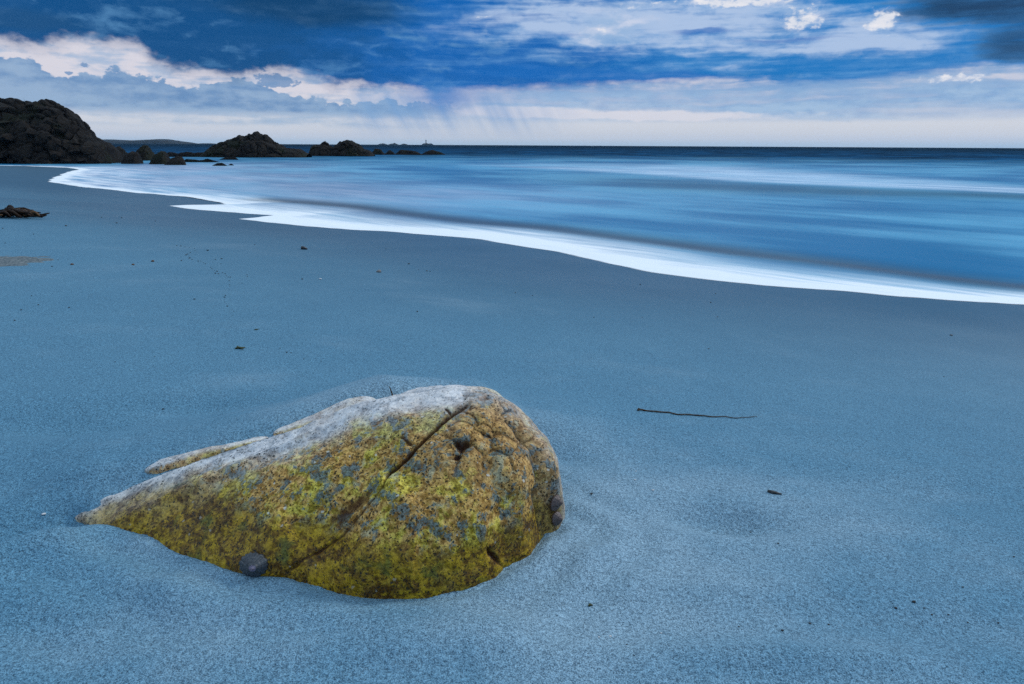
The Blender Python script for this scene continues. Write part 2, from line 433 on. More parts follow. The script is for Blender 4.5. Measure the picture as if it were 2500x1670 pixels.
def graded(lo, hi, a, b, step, g, start=None):
    mid = np.arange(a, b+step/2, step); out = list(mid)
    st = step; x = mid[-1]
    while x < hi: st *= g; x += st; out.append(x)
    st = step; x = mid[0]; pre = []
    while x > lo: st *= g; x -= st; pre.append(x)
    return np.array(pre[::-1] + out)
gx = graded(-420, 420, -1.5, 1.5, 0.010, 1.035)
gy = graded(-40, 420, 0.55, 2.4, 0.010, 1.030)
X, Y = np.meshgrid(gx, gy, indexing='ij')
Z = sand_height(X.ravel(), Y.ravel())
xs, ys = X.ravel(), Y.ravel()
_s = xs*T[0] + ys*T[1]; _w = xs*NN[0] + ys*NN[1]
wd = edge_detail(_s) - _w                                              # distance landward of the swash
wn = 0.5*fbm(np.stack([_s*0.5, _w, _s*0], -1), 0.5, 3, 61)
wet = 1 - smooth((wd + wn*1.2)/(1 + 0.06*np.clip(_s, 0, 60)), 0.15, 5.4)
wet = np.where(wd < 0, 1.0, wet**1.1)

dry_falloff = np.exp(-((xs-0.05)/0.85)**2 - ((ys-1.25)/0.62)**2)*0.75 + 0.55*fbm(np.stack([xs, ys, xs*0], -1), 0.8, 3, 67) + 0.25*fbm(np.stack([xs, ys*2.2, xs*0], -1), 2.2, 3, 69)  # random drier patches, plus corner falloff painted as paler sand near the boulder
dry_falloff = np.clip(dry_falloff, 0, 1)
def mat_sand():
    m, b = material('sand')
    p = worldpos(); wt = attr('wet')
    g1 = noise(p, 420.0, 2, 0.6)
    g2 = noise(p, 150.0, 3, 0.6)
    dk = voro(p, 200.0, 'F1'); dkm = ss(dk, 0.26, 0.12) * ss(noise(p, 50.0, 3, 0.6), 0.46, 0.60)
    sp = voro(p, 330.0, 'F1', out=0); spm = ss(sp, 0.17, 0.09) * ss(noise(p, 25.0, 2, 0.5), 0.45, 0.75)
    big = noise(p, 1.6, 4, 0.55)
    c = mix((0.084, 0.212, 0.318), (0.112, 0.252, 0.358), big)
    c = mix(c, (0.275, 0.395, 0.480), ss(attr('dry_falloff') + (big-0.5)*0.5 + (noise(p, 9.0, 4, 0.6)-0.5)*0.3, 0.05, 0.9)*0.8)  # dry patches and the painted falloff both lighten the sand
    c = mul(c, mix((0.28, 0.32, 0.36), (1.85, 1.80, 1.75), ss(g1*0.65 + g2*0.35, 0.30, 0.72)))
    c = mix(c, (0.02, 0.03, 0.045), dkm*0.8)
    c = mix(c, (0.62, 0.66, 0.68), spm*0.75)
    dark = mix((0.018, 0.074, 0.130), (0.034, 0.100, 0.162), big)
    c = mix(c, dark, wt*0.92)
    setin(b.inputs['Base Color'], c)
    setin(b.inputs['Roughness'], mix((0.85,)*3, (0.38,)*3, wt))
    setin(b.inputs['Specular IOR Level'], lin(wt, 0.0, 1.0, 0.15, 0.13))
    bump(b, g1*0.5 + g2*0.9 + noise(p, 45.0, 3, 0.6)*1.2, lin(wt, 0, 1, 0.75, 0.06), 0.006)
    return m
sand = mesh_obj('beach_sand', np.stack([xs, ys, Z], 1), grid_faces(len(gx), len(gy)), mat_sand(), attrs={'wet': wet, 'dry_falloff': dry_falloff})
tag(sand, kind='structure')

# ----------------------------------------------------------------------------
# sea
# ----------------------------------------------------------------------------
def to_sw(pts): 
    P = np.array([at_z(u, v, ZS)[:2] for u, v in pts]); return P
sg = np.concatenate([-np.geomspace(40, 2600, 40)[::-1], np.linspace(-39, -12, 60), np.linspace(-11.8, 10, 200), np.linspace(10.05, 20, 220), np.linspace(20.1, 45, 260), np.linspace(45.4, 120, 160), np.geomspace(122, 2600, 60)])
wg = np.concatenate([np.linspace(0, 4, 110), np.linspace(4.05, 16, 160), np.geomspace(16.1, 2600, 190)])
S, Wd = np.meshgrid(sg, wg, indexing='ij')
e = edge_detail(sg)[:, None]
# the swash line straightens out seaward
es = edge_smooth(sg)[:, None]
k = np.clip(Wd/3.0, 0, 1); k = k*k*(3-2*k)
Wabs = Wd + e*(1-k) + es*k
Wabs = np.maximum.accumulate(Wabs, axis=1)
SX = S*T[0] + Wabs*NN[0]; SY = S*T[1] + Wabs*NN[1]
sx, sy = SX.ravel(), SY.ravel()
Q = np.stack([sx, sy], -1)
def band(pts, width_px_far, side=None):
    """0..1 closeness to a wave line, measured on the water"""
    L = to_sw(pts); d, t = seg_dist(Q, L); return d, t
BRK_LO = [(960,398),(1100,402),(1250,412),(1516,428),(1782,449),(2049,462),(2315,473),(2500,481),(2800,500)]
BRK_UP = [(960,396),(1100,390),(1250,391),(1516,397),(1782,404),(2049,423),(2315,441),(2500,455),(2800,475)]
TROUGH = [(640,486),(750,492),(870,502),(1000,520),(1150,538),(1330,552),(1570,582),(1862,620),(2049,641),(2315,678),(2500,700),(2800,735)]
def v_at(pts, u):
    p = np.array(pts, float); return np.interp(u, p[:, 0], p[:, 1])
# waves: low swells that run parallel to the lines in which the surf stands
dT, tT = seg_dist(Q, to_sw(TROUGH)); dLo, tLo = seg_dist(Q, to_sw(BRK_LO)); dUp, tUp = seg_dist(Q, to_sw(BRK_UP))
rr = np.hypot(sx, sy)
wobble = fbm(np.stack([S.ravel()*0.12, Wabs.ravel()*0.5, S.ravel()*0], -1), 0.8, 4, 71)
trough = np.exp(-(dT/(0.26+0.018*rr))**2)
swell = np.exp(-((dUp+dLo)/2/(1.2+0.05*rr))**2)
zc = ZS - 0.03*trough + 0.10*np.exp(-(dLo/3.5)**2)*smooth(tLo, 0.05, 0.4) + 0.010*wobble
zc = zc + 0.06*fbm(np.stack([S.ravel()*0.02, Wabs.ravel()*0.12, S.ravel()*0], -1), 1.0, 3, 77)*smooth(Wd.ravel(), 15, 60)
film = 0.002 + 0.012*smooth(Wd.ravel(), 0, 0.35) + 0.02*smooth(Wd.ravel(), 0.3, 3)
zs_ = np.maximum(zc, sand_height(sx, sy) + film)
foam_w = Wd.ravel()
# breaker: between the two lines
pu, pv = None, None
lo_l = to_sw(BRK_LO); up_l = to_sw(BRK_UP)
def signed_w(L):
    ls, lw = L@T, L@NN; o = np.argsort(ls); return np.interp(S.ravel(), ls[o], lw[o])
wlo, wup = signed_w(lo_l), signed_w(up_l)
th = np.maximum(wup - wlo, 0.5)
tb = (Wabs.ravel() - wlo)/th
brk = smooth(tb, -0.04, 0.10)*(1-smooth(tb, 0.55, 1.25))
sspan = (lo_l@T).max()
brk *= 1 - smooth(S.ravel(), sspan-28, sspan)
face = np.exp(-((tb+0.22)/0.22)**2)*smooth(S.ravel(), 30, 5)
deep = smooth(rr, 36, 110)
milk = np.zeros(len(sx))
for (u_, v_, a_, b_) in ((300,418,6.5,15.0),(200,415,4,12),(450,440,5,8),(650,462,5,6),(900,475,5,5)):
    c_ = at_z(u_, v_, ZS); milk = np.maximum(milk, np.exp(-((sx-c_[0])/a_)**2 - ((sy-c_[1])/b_)**2)*(1.0 if u_ < 500 else 0.7))
wT = signed_w(to_sw(TROUGH)); fwid = np.maximum(wT - edge_smooth(S.ravel()), 0.4)
fwid = fwid*(1-smooth(S.ravel(), 13, 19)) + np.interp(S.ravel(), [13, 20, 30, 45, 60], [2.2, 2.6, 4.2, 4.0, 2.0])*smooth(S.ravel(), 13, 19)
tr_rel = np.clip(foam_w/fwid, 0, 3)
def mat_sea():
    m, b = material('sea')
    q = attr('flow', 1); fs, fw, _ = sep(q)
    fo = attr('swash'); tr = attr('trough'); bk = attr('breaker'); fc = attr('face'); dp = attr('deep')
    lw = m2('LOGARITHM', fw + 4.0, 2.718)
    st = noise(vec(fs*0.10, lw*14.0, 0.0), 1.0, 5, 0.6)               # long streaks
    st2 = noise(vec(fs*0.35, lw*26.0, 3.0), 1.0, 4, 0.6)
    cl = noise(vec(fs*0.13, lw*5.5, 9.0), 1.0, 5, 0.55)
    fst = noise(vec(fs*0.5, fw*5.0, 2.0), 1.0, 5, 0.6)
    milky = ss(cl*0.85 + st*0.15, 0.38, 0.64)
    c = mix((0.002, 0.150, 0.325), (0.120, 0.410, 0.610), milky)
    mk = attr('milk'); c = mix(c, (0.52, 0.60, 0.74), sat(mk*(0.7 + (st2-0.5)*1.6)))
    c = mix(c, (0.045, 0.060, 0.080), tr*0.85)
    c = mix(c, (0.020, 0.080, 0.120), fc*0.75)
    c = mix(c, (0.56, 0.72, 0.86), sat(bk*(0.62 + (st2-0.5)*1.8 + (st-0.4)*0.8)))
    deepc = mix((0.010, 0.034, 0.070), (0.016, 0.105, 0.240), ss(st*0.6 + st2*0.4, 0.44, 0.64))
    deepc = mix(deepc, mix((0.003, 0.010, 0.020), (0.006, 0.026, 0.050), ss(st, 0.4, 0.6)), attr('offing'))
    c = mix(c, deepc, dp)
    f1 = ss(fo, 1.0, 0.45)
    fm = sat(f1*(0.52 + (fst-0.45)*1.5) + ss(fo, 0.55, 0.18)*(0.55 + (fst-0.4)*1.2))
    lf = ss(fs, 14.0, 22.0)
    fl = sat(ss(fo, 0.22, 0.05)*0.9 + ss(fo, 1.0, 0.2)*(0.28 + (st2-0.5)*2.2 + (fst-0.45)*0.9))
    c = mix(c, (0.88, 0.92, 0.95), fm*(1.0-lf) + fl*lf)
    setin(b.inputs['Base Color'], c)
    setin(b.inputs['Roughness'], mix((0.32,)*3, (0.75,)*3, fm))
    setin(b.inputs['Specular IOR Level'], mix(mix((0.16,)*3, (0.015,)*3, dp), (0.2,)*3, fm))
    b.inputs['IOR'].default_value = 1.33
    bump(b, st*0.6 + cl*1.0, 0.25, 0.05)
    df = nd('ShaderNodeBsdfDiffuse'); setin(df.inputs[0], c); mxs = nd('ShaderNodeMixShader'); setin(mxs.inputs[0], dp*0.96)
    E.nt.links.new(b.outputs[0], mxs.inputs[1]); E.nt.links.new(df.outputs[0], mxs.inputs[2])
    # the last hand's breadth of water is a film that thins to nothing
    tp = nd('ShaderNodeBsdfTransparent'); mx2 = nd('ShaderNodeMixShader'); setin(mx2.inputs[0], ss(attr('brink') + (fst-0.5)*0.35, 0.0, 0.30))
    E.nt.links.new(tp.outputs[0], mx2.inputs[1]); E.nt.links.new(mxs.outputs[0], mx2.inputs[2])
    out = [n for n in E.nt.nodes if n.type == 'OUTPUT_MATERIAL'][0]; E.nt.links.new(mx2.outputs[0], out.inputs[0])
    return m
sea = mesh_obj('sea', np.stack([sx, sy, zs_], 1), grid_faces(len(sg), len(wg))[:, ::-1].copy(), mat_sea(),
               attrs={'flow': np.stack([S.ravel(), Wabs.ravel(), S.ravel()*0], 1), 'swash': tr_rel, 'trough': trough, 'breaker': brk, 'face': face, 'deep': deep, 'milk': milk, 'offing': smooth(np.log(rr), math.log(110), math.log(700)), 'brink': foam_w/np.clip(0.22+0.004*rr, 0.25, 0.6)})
tag(sea, kind='structure')

# ----------------------------------------------------------------------------
# the boulder
# ----------------------------------------------------------------------------
RC = np.array([-0.135, 1.44]); RTOP = 0.280
base_px = [(165,1266),(200,1280),(300,1293),(350,1305),(400,1331),(500,1371),(590,1400),(700,1411),(780,1436),(880,1456),(1000,1463),(1100,1451),(1190,1421),
           (1232,1386),(1290,1362),(1318,1320),(1325,1300),(1366,1288),(1378,1262)]
bp = [on_sand(u, v)[:2] for u, v in base_px]
bp += [np.array(q) for q in ((.125,1.44),(.10,1.56),(.02,1.68),(-.12,1.80),(-.33,1.86),(-.55,1.72),(-.75,1.58),(-.9,1.46))]
bp = np.array(bp) - RC
bth = np.unwrap(np.arctan2(bp[:, 1], bp[:, 0])); brd = np.hypot(bp[:, 0], bp[:, 1])
if bth[-1] < bth[0]: bth, brd = bth[::-1], brd[::-1]
nth, nph = 960, 330
th = np.linspace(0, 2*math.pi, nth, endpoint=False)
bt3 = np.concatenate([bth-2*math.pi, bth, bth+2*math.pi]); br3 = np.tile(brd, 3)
o_ = np.argsort(bt3); bt3, br3 = bt3[o_], br3[o_]
RB = np.interp(th, bt3, br3)
kern = np.exp(-0.5*(np.arange(-6, 7)/2.2)**2); kern /= kern.sum()
RB = np.convolve(np.concatenate([RB[-6:], RB, RB[:6]]), kern, 'valid')
# superellipse exponent by bearing (0 right, 90 back, 180 left, 270 front)
nang = np.radians([0, 30, 60, 90, 120, 150, 175, 190, 205, 225, 250, 275, 300, 330, 360])
nval = [1.95, 1.70, 1.55, 1.45, 1.25, 1.08, 1.10, 1.22, 1.36, 1.50, 1.68, 1.85, 2.15, 2.15, 1.95]
NX = np.interp(th, nang, nval)
ph = np.linspace(math.pi/2, -0.25, nph)
PH, TH = np.meshgrid(ph, th); RBm = RB[:, None]; NXm = NX[:, None]
cph = np.clip(np.cos(PH), 1e-6, 1); sph = np.clip(np.sin(PH), 0, 1)
rr_ = np.where(PH >= 0, cph**(2/NXm), 1.0); zz = np.where(PH >= 0, sph**(2/NXm), PH*1.0)
gbase = np.array([sand_at(RC[0]+RB[i]*math.cos(th[i]), RC[1]+RB[i]*math.sin(th[i])) for i in range(0, nth, 8)])
gbase = np.interp(np.arange(nth), np.arange(0, nth, 8), gbase, period=nth)
gb = np.clip(gbase, -0.02, 0.02)[:, None]
RV = np.stack([RC[0] + RBm*rr_*np.cos(TH), RC[1] + RBm*rr_*np.sin(TH), np.where(PH >= 0, gb + (RTOP-gb)*zz, gb + 0.3*PH)], -1).reshape(-1, 3)
RN = vnormals(RV, nth, nph, True)
cent = np.array([RC[0], RC[1], 0.05])
if ((RN*(RV-cent)).sum(-1)).mean() < 0: RN = -RN
RV0 = RV.copy()
ru, rv = project(RV0)
facing = ((np.array([0, 0, CAMZ]) - RV0)*RN).sum(-1) > 0
def rock_hit(u, v):
    d = (ru-u)**2 + (rv-v)**2 + np.where(facing, 0, 1e9); i = int(np.argmin(d)); return i
def rock_line(pts): return np.array([RV0[rock_hit(u, v)] for u, v in pts])
disp = 0.012*fbm(RV0, 4.0, 3, 101) + 0.004*fbm(RV0, 14.0, 3, 111) + 0.0016*fbm(RV0, 60.0, 3, 121)
groove_dark = np.zeros(len(RV0))  # darker brown along grooves and creases
# broad worn facets
_fs = np.random.default_rng(77); FSD = RV0[_fs.integers(0, len(RV0), 46)]; FSD = FSD[FSD[:, 2] > 0.02]
FN = _fs.normal(size=FSD.shape); _d = np.linalg.norm((RV0 + 0.01*np.stack([fbm(RV0, 9, 2, 170+i) for i in range(3)], -1))[:, None] - FSD[None], axis=-1)
_wt = np.exp(-(_d - _d.min(1, keepdims=True))/0.012); _wt /= _wt.sum(1, keepdims=True)
disp += np.clip((_wt*((RV0[:, None] - FSD[None])*FN[None]).sum(-1)).sum(1)*0.10, -0.011, 0.011)*np.clip(RV0[:, 2]/0.06, 0.1, 1)
WOB = np.stack([fbm(RV0, 30, 3, 200+i) for i in range(3)], -1)
def groove(pts, depth, width, taper=0.3, wob=0.004, st=1.0):
    global disp, groove_dark
    L = rock_line(pts); Pw = RV0 + wob*WOB
    d, t = seg_dist(Pw, L)
    a = np.clip(np.minimum(t, 1-t)/taper, 0.25, 1)
    g = np.exp(-(d/(width*a))**1.5)
    disp = disp - depth*a*g; groove_dark = np.maximum(groove_dark, st*a*np.exp(-(d/(width*1.35*a))**2))
groove([(1161,987),(1138,994),(1105,1011),(1083,1030),(1061,1048),(1035,1070),(1013,1092),(994,1115),(968,1137),(950,1152),(942,1172),(935,1192)], 0.016, 0.0046, 0.14)
groove([(950,1152),(935,1192),(898,1233),(861,1274),(824,1311),(787,1337),(750,1362),(690,1400)], 0.006, 0.0027, 0.05, st=0.72)
groove([(950,1152),(910,1192),(870,1225),(830,1250),(790,1280),(750,1305)], 0.006, 0.014, 0.35, st=0.7)
groove([(1161,978),(1142,963),(1127,953)], 0.014, 0.007, 0.3, st=0.6)
groove([(1160,985),(1185,978),(1200,975)], 0.010, 0.006, 0.3, st=0.5)
groove([(1080,995),(1095,1005),(1105,1012)], 0.005, 0.003, 0.3)
groove([(960,1066),(985,1072),(1002,1082),(1012,1092)], 0.006, 0.004, 0.3, st=0.8)
groove([(1196,1335),(1204,1350),(1214,1365),(1232,1388)], 0.012, 0.0055, 0.3)
groove([(1283,1118),(1300,1165),(1312,1215),(1318,1260),(1320,1305)], 0.016, 0.011, 0.25, st=0.5)
groove([(1103,1126),(1118,1120),(1128,1113)], 0.010, 0.004, 0.3)
groove([(1108,1075),(1115,1090),(1127,1103),(1145,1090),(1155,1078)], 0.012, 0.006, 0.3)
groove([(1222,1020),(1240,1045),(1262,1075),(1285,1105)], 0.008, 0.006, 0.3, st=0.6)
# broken, blocky top on the right
seeds = [(1132,1075,1.0),(1148,1030,.4),(1185,1022,.9),(1180,1052,.7),(1226,1053,.8),(1136,1048,.2),(1187,984,.6),(1256,1032,.5),(1274,1062,.6),(1098,1108,.5),
         (1229,1088,.6),(1170,1086,.4),(1230,985,.5),(1290,1095,.4),(1150,1120,.3),(1210,1130,.3),(1262,1130,.3)]
SP3 = np.array([RV0[rock_hit(u, v)] for u, v, _ in seeds]); SH = np.array([h for *_, h in seeds])
Pw = RV0 + 0.013*np.stack([fbm(RV0, 18, 3, 300+i) for i in range(3)], -1)
_sz = np.array([1.15,.8,1.2,.75,1.1,.85,1.5,1.0,1.0,1.3,1.2,1.3,1.2,1.0,1.2,1.3,1.2])
dd = np.linalg.norm(Pw[:, None, :] - SP3[None], axis=-1)/_sz
srt = np.sort(dd, 1); cell = np.argmin(dd, 1); f21 = srt[:, 1] - srt[:, 0]
reg = np.exp(-(np.maximum(srt[:, 0]-0.030, 0)/0.016)**2)
crease = np.exp(-(f21/0.0055)**1.3)
disp += reg*(0.013*SH[cell]*np.exp(-(srt[:, 0]/0.026)**2) - 0.0062*crease*(0.15+0.65*smooth(fbm(RV0, 22, 2, 305), -0.3, 0.3)))
groove_dark = np.maximum(groove_dark, 0.55*reg*crease)
pits = np.clip(fbm(RV0, 90, 2, 131) - 0.45, 0, 1); disp -= 0.004*pits
RV = RV0 + RN*disp[:, None]
RN1 = vnormals(RV0 + RN*(0.012*fbm(RV0, 4.0, 3, 101))[:, None], nth, nph, True)
if (RN1*(RV-cent)).sum(-1).mean() < 0: RN1 = -RN1
# up-facing faces: dry salt and sand, plus sky sheen painted in; weed keeps to the wet flanks
hrel = (RV0[:, 2])/RTOP
slopeup = RN1[:, 2]
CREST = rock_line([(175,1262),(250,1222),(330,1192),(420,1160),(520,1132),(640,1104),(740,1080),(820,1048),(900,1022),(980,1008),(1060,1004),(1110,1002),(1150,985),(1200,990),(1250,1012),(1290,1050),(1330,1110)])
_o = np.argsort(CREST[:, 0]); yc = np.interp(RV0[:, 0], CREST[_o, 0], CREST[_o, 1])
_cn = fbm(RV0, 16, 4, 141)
dust_sheen = 0.26*smooth(RV0[:, 1] - yc + 0.05*_cn, -0.09, 0.0) + 0.74*smooth(RV0[:, 1] - yc + 0.030*_cn, -0.030, 0.030)
dust_sheen *= 1 - 0.55*smooth(RV0[:, 0] + 0.02*_cn, -0.12, -0.06)
damp = 1-smooth(RV0[:, 2] + 0.030*fbm(RV0, 9, 4, 151) + 0.035*smooth(RV0[:, 0], -0.35, -0.1), 0.085, 0.125)
rightness = np.clip(reg*1.0 + smooth(RV0[:, 0] + 0.06*fbm(RV0, 8, 3, 161), -0.02, 0.10)*0.8, 0, 1)
def mat_rock():
    m, b = material('mossy_granite')
    p = objco()
    du = attr('dust_sheen'); dm = attr('damp'); gdk = attr('groove_dark'); rt = attr('right')
    p0 = p; wv = noise(p, 70.0, 3, 0.6, col=True)
    vm = nd('ShaderNodeVectorMath'); vm.operation = 'MULTIPLY_ADD'; setin(vm.inputs[0], wv); vm.inputs[1].default_value = (0.012,)*3; setin(vm.inputs[2], p); p = E(vm.outputs[0])
    n1 = noise(p, 9.0, 5, 0.6); n2 = noise(p, 28.0, 5, 0.62); n3 = noise(p, 95.0, 4, 0.65); n4 = noise(p, 260.0, 3, 0.6)
    tan = mix((0.270, 0.135, 0.025), (0.560, 0.345, 0.105), ss(n3, 0.38, 0.62))
    grn = mix((0.230, 0.165, 0.010), (0.570, 0.465, 0.075), ss(n3, 0.38, 0.62))
    c = mix(tan, grn, ss(n2*0.55 + n1*0.45 - rt*0.10, 0.46, 0.57))
    c = mix(c, (0.30, 0.175, 0.095), rt*0.22)
    c = mix(c, (0.36, 0.38, 0.26), ss(noise(p, 22.0, 5, 0.65, dist=0.6), 0.55, 0.66)*0.65)
    c = mix(c, (0.24, 0.105, 0.035), ss(noise(p, 13.0, 5, 0.6), 0.60, 0.70)*0.6)
    slate = ss(noise(p, 26.0, 5, 0.62, dist=0.3) + (n3-0.5)*0.45, 0.535, 0.60)
    c = mix(c, mix((0.022, 0.045, 0.055), (0.11, 0.16, 0.16), ss(n3*0.5+n4*0.5, 0.40, 0.62)), slate*ss(n4*0.5+n3*0.5, 0.34, 0.50)*0.9)
    c = mul(c, mix((0.62,)*3, (1.45,)*3, ss(n4*0.6+n3*0.4, 0.34, 0.66)))
    # wet band: gold-brown and green film of weed
    wetc = mix((0.085, 0.038, 0.003), (0.350, 0.215, 0.005), ss(n2*0.55 + n3*0.45, 0.40, 0.60))
    wetc = mix(wetc, (0.060, 0.080, 0.012), ss(noise(p, 17.0, 5, 0.6), 0.56, 0.68)*0.8)
    wetc = mul(wetc, mix((0.55,)*3, (1.45,)*3, ss(n4*0.6+n3*0.4, 0.34, 0.66)))
    c = mix(c, wetc, dm*0.9)
    # pale scoured top, with the sky's sheen put into its colour
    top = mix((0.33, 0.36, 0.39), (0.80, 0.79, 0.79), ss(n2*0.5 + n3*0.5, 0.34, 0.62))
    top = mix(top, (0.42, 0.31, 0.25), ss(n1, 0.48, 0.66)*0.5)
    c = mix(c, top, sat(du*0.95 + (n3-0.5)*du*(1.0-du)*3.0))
    # dark mineral specks and pale quartz grains
    sp = voro(p, 150.0, 'F1'); c = mix(c, (0.018, 0.015, 0.008), ss(sp + (n2-0.5)*0.7 + (n4-0.5)*0.5, 0.33, 0.20)*lin(du, 0, 1, 0.85, 0.45))
    sp2 = voro(p, 90.0, 'F1'); c = mix(c, (0.018, 0.022, 0.024), ss(sp2 + (n1-0.5)*0.4 + (n4-0.5)*0.2, 0.20, 0.12)*0.85)
    qz = voro(p, 31.0, 'F1'); c = mix(c, (0.62, 0.60, 0.52), ss(qz + (n3-0.5)*0.22, 0.105, 0.07)*0.8*(1.0-dm*0.6))
    c = mix(c, (0.040, 0.012, 0.004), ss(gdk, 0.1, 0.85)*0.92)
    setin(b.inputs['Base Color'], c)
    setin(b.inputs['Roughness'], mix(mix((0.62,)*3, (0.50,)*3, du), (0.42,)*3, dm))
    setin(b.inputs['Specular IOR Level'], lin(dm, 0.0, 1.0, 0.16, 0.22))
    bump(b, n4*0.35 + n3*0.8 + ss(sp, 0.1, 0.3)*0.25, 0.6, 0.004)
    return m
M_ROCK = mat_rock()
rock = mesh_obj('boulder', RV, grid_faces(nth, nph, True), M_ROCK, attrs={'dust_sheen': dust_sheen, 'damp': damp, 'groove_dark': groove_dark, 'right': rightness})
tag(rock, 'large weed-stained granite boulder half buried in the sand', 'boulder')

def lump(name, path, radii, parent=None, mat=None, seed=0, flat=0.7, amp=0.006, nu=70, nv=40, attrs=None):
    """an elongated worn lump along a path"""
    path = np.asarray(path, float); n = len(path); us = np.linspace(0, 1, nu)
    cen = np.stack([np.interp(us*(n-1), np.arange(n), path[:, i]) for i in range(3)], 1)
    rad = np.interp(us*(len(radii)-1), np.arange(len(radii)), radii)*np.sqrt(np.clip(1-(2*us-1)**8, 0, 1))
    tan = np.gradient(cen, axis=0); tan /= np.linalg.norm(tan, axis=1, keepdims=True)
    sidev = np.cross(tan, [0, 0, 1.0]); sidev /= np.linalg.norm(sidev, axis=1, keepdims=True); upv = np.cross(sidev, tan)
    a = np.linspace(0, 2*math.pi, nv, endpoint=False)
    V = cen[:, None, :] + rad[:, None, None]*(np.cos(a)[None, :, None]*sidev[:, None, :] + flat*np.sin(a)[None, :, None]*upv[:, None, :])
    V = V.reshape(-1, 3); nrm = (V - np.repeat(cen, nv, 0)); nrm /= np.maximum(np.linalg.norm(nrm, axis=1, keepdims=True), 1e-9)
    V = V + nrm*(amp*fbm(V, 12, 4, seed))[:, None]
    i = np.arange(nu-1)[:, None]*nv; j = np.arange(nv)[None, :]; a0 = (i+j).ravel(); a1 = (i+(j+1) % nv).ravel()
    Fq = np.stack([a0, a1, a1+nv, a0+nv], 1)
    z = V[:, 2]; n0 = nrm[:, 2]
    at = {'dust_sheen': 0.15+0.75*smooth(n0+0.15*fbm(V, 14, 3, seed+3), 0.35, 0.85), 'damp': 0*z, 'groove_dark': z*0, 'right': z*0}
    o = mesh_obj(name, V, Fq, mat or M_ROCK, parent, attrs=at); return o
def half_buried(pts, radii, k):
    return [on_sand(u, v) + np.array([0, 0, -k*r]) for (u, v), r in zip(pts, radii)]
_r = [.016, .025, .025, .021, .016]
lump('ledge', half_buried([(352,1148),(394,1134),(460,1114),(560,1090),(660,1068)], _r, 0.30), _r, rock, seed=401)
_r = [.016, .028, .045, .070, .060]
lump('ledge', half_buried([(664,1056),(712,1042),(780,1016),(860,986),(930,972)], _r, 0.38), _r, rock, seed=411, flat=0.55)

# ----------------------------------------------------------------------------
# limpets on the boulder
# ----------------------------------------------------------------------------
def mat_limpet(name, c1, c2, c3):
    m, b = material(name)
    p = objco(); x, y, z = sep(p)
    ang = m2('ARCTAN2', y, x); rad = m2('SQRT', x*x + y*y)
    ribs = noise(vec(ang*9.0, rad*20.0, 1.0), 1.0, 3, 0.6); rings = noise(vec(rad*260.0, ang*0.6, 2.0), 1.0, 3, 0.6)
    c = mix(c1, c2, ss(ribs*0.6 + rings*0.4, 0.36, 0.64))
    c = mix(c, c3, ss(noise(p, 260.0, 4, 0.6), 0.56, 0.68)*0.6)
    setin(b.inputs['Base Color'], c); b.inputs['Roughness'].default_value = 0.42
    bump(b, ribs*0.7 + rings*0.5, 0.6, 0.002)
    return m
M_LIMP = mat_limpet('limpet_grey', (0.018, 0.022, 0.028), (0.075, 0.085, 0.095), (0.16, 0.15, 0.13))
M_LIMPB = mat_limpet('limpet_brown', (0.045, 0.030, 0.026), (0.15, 0.105, 0.095), (0.24, 0.21, 0.20))
M_APEX = mat_limpet('limpet_apex', (0.09, 0.075, 0.11), (0.24, 0.21, 0.29), (0.16, 0.08, 0.03))
def limpet(u, v, width, tilt, label, mat, apex=False, high=0.75, off=(0, 0, 0), spin=0.0):
    i = rock_hit(u, v); p = RV[i]; n = RN1[i] + np.array(tilt); n = n/np.linalg.norm(n)
    nr, na = 14, 48; V = []
    for k in range(nr):
        t = k/(nr-1)
        for j in range(na):
            a = 2*math.pi*j/na
            rib = 1 + 0.06*t*math.sin(a*15 + 1.3*math.sin(a*3)) + 0.03*math.sin(a*2+1)
            r = width/2*(t**0.97)*rib
            z = width/2*high*2*(1-t)**1.0*0.60 + 0.0011*math.sin(t*30)
            V.append((r*math.cos(a)*1.0 + (1-t)*width*0.16, r*math.sin(a)*0.86, z))
    V = np.array(V)
    Fc = [[k*na+j, (k+1)*na+j, (k+1)*na+(j+1) % na, k*na+(j+1) % na] for k in range(nr-1) for j in range(na)]
    Fc.append([(nr-1)*na+j for j in range(na)][::-1])
    o = mesh_obj('limpet', V, Fc, mat)
    q = Vector(n).to_track_quat('Z', 'Y')
    o.rotation_mode = 'QUATERNION'; o.rotation_quaternion = q @ Euler((0, 0, spin)).to_quaternion()
    o.location = Vector(p) - Vector(n)*0.004 + Vector(off)
    tag(o, label, 'limpet', 'limpets clinging to the boulder')
    if apex:
        Va = [v for v in V if True]
        VA = V[:4*na].copy(); VA[:, 2] += 0.0009; VA[:, :2] = (VA[:, :2]-V[0, :2])*1.02 + V[0, :2]
        FA = [[k*na+j, (k+1)*na+j, (k+1)*na+(j+1) % na, k*na+(j+1) % na] for k in range(3) for j in range(na)]
        a = mesh_obj('apex', VA, FA, M_APEX, o); a['label'] = 'worn lilac and rust coloured tip'
    return o
limpet(622, 1384, .056, (0.0, -0.3, 0.1), 'dark limpet with a worn lilac tip at the foot of the boulder', M_LIMP, True, off=(0, -.004, .006))
limpet(1352, 1226, .036, (0.8, -0.5, 0.05), 'upper of two brown limpets on the steep side of the boulder', M_LIMPB, high=0.9, off=(0.004, -0.004, 0), spin=1.0)
limpet(1354, 1264, .036, (0.9, -0.5, 0.0), 'lower of two brown limpets at the steep foot of the boulder', M_LIMPB, high=0.9, off=(0.006, -0.006, 0), spin=2.0)
limpet(1242, 1005, .026, (0.3, 0.0, 0.3), 'small black limpet on the broken top of the boulder', M_LIMP, high=0.8)

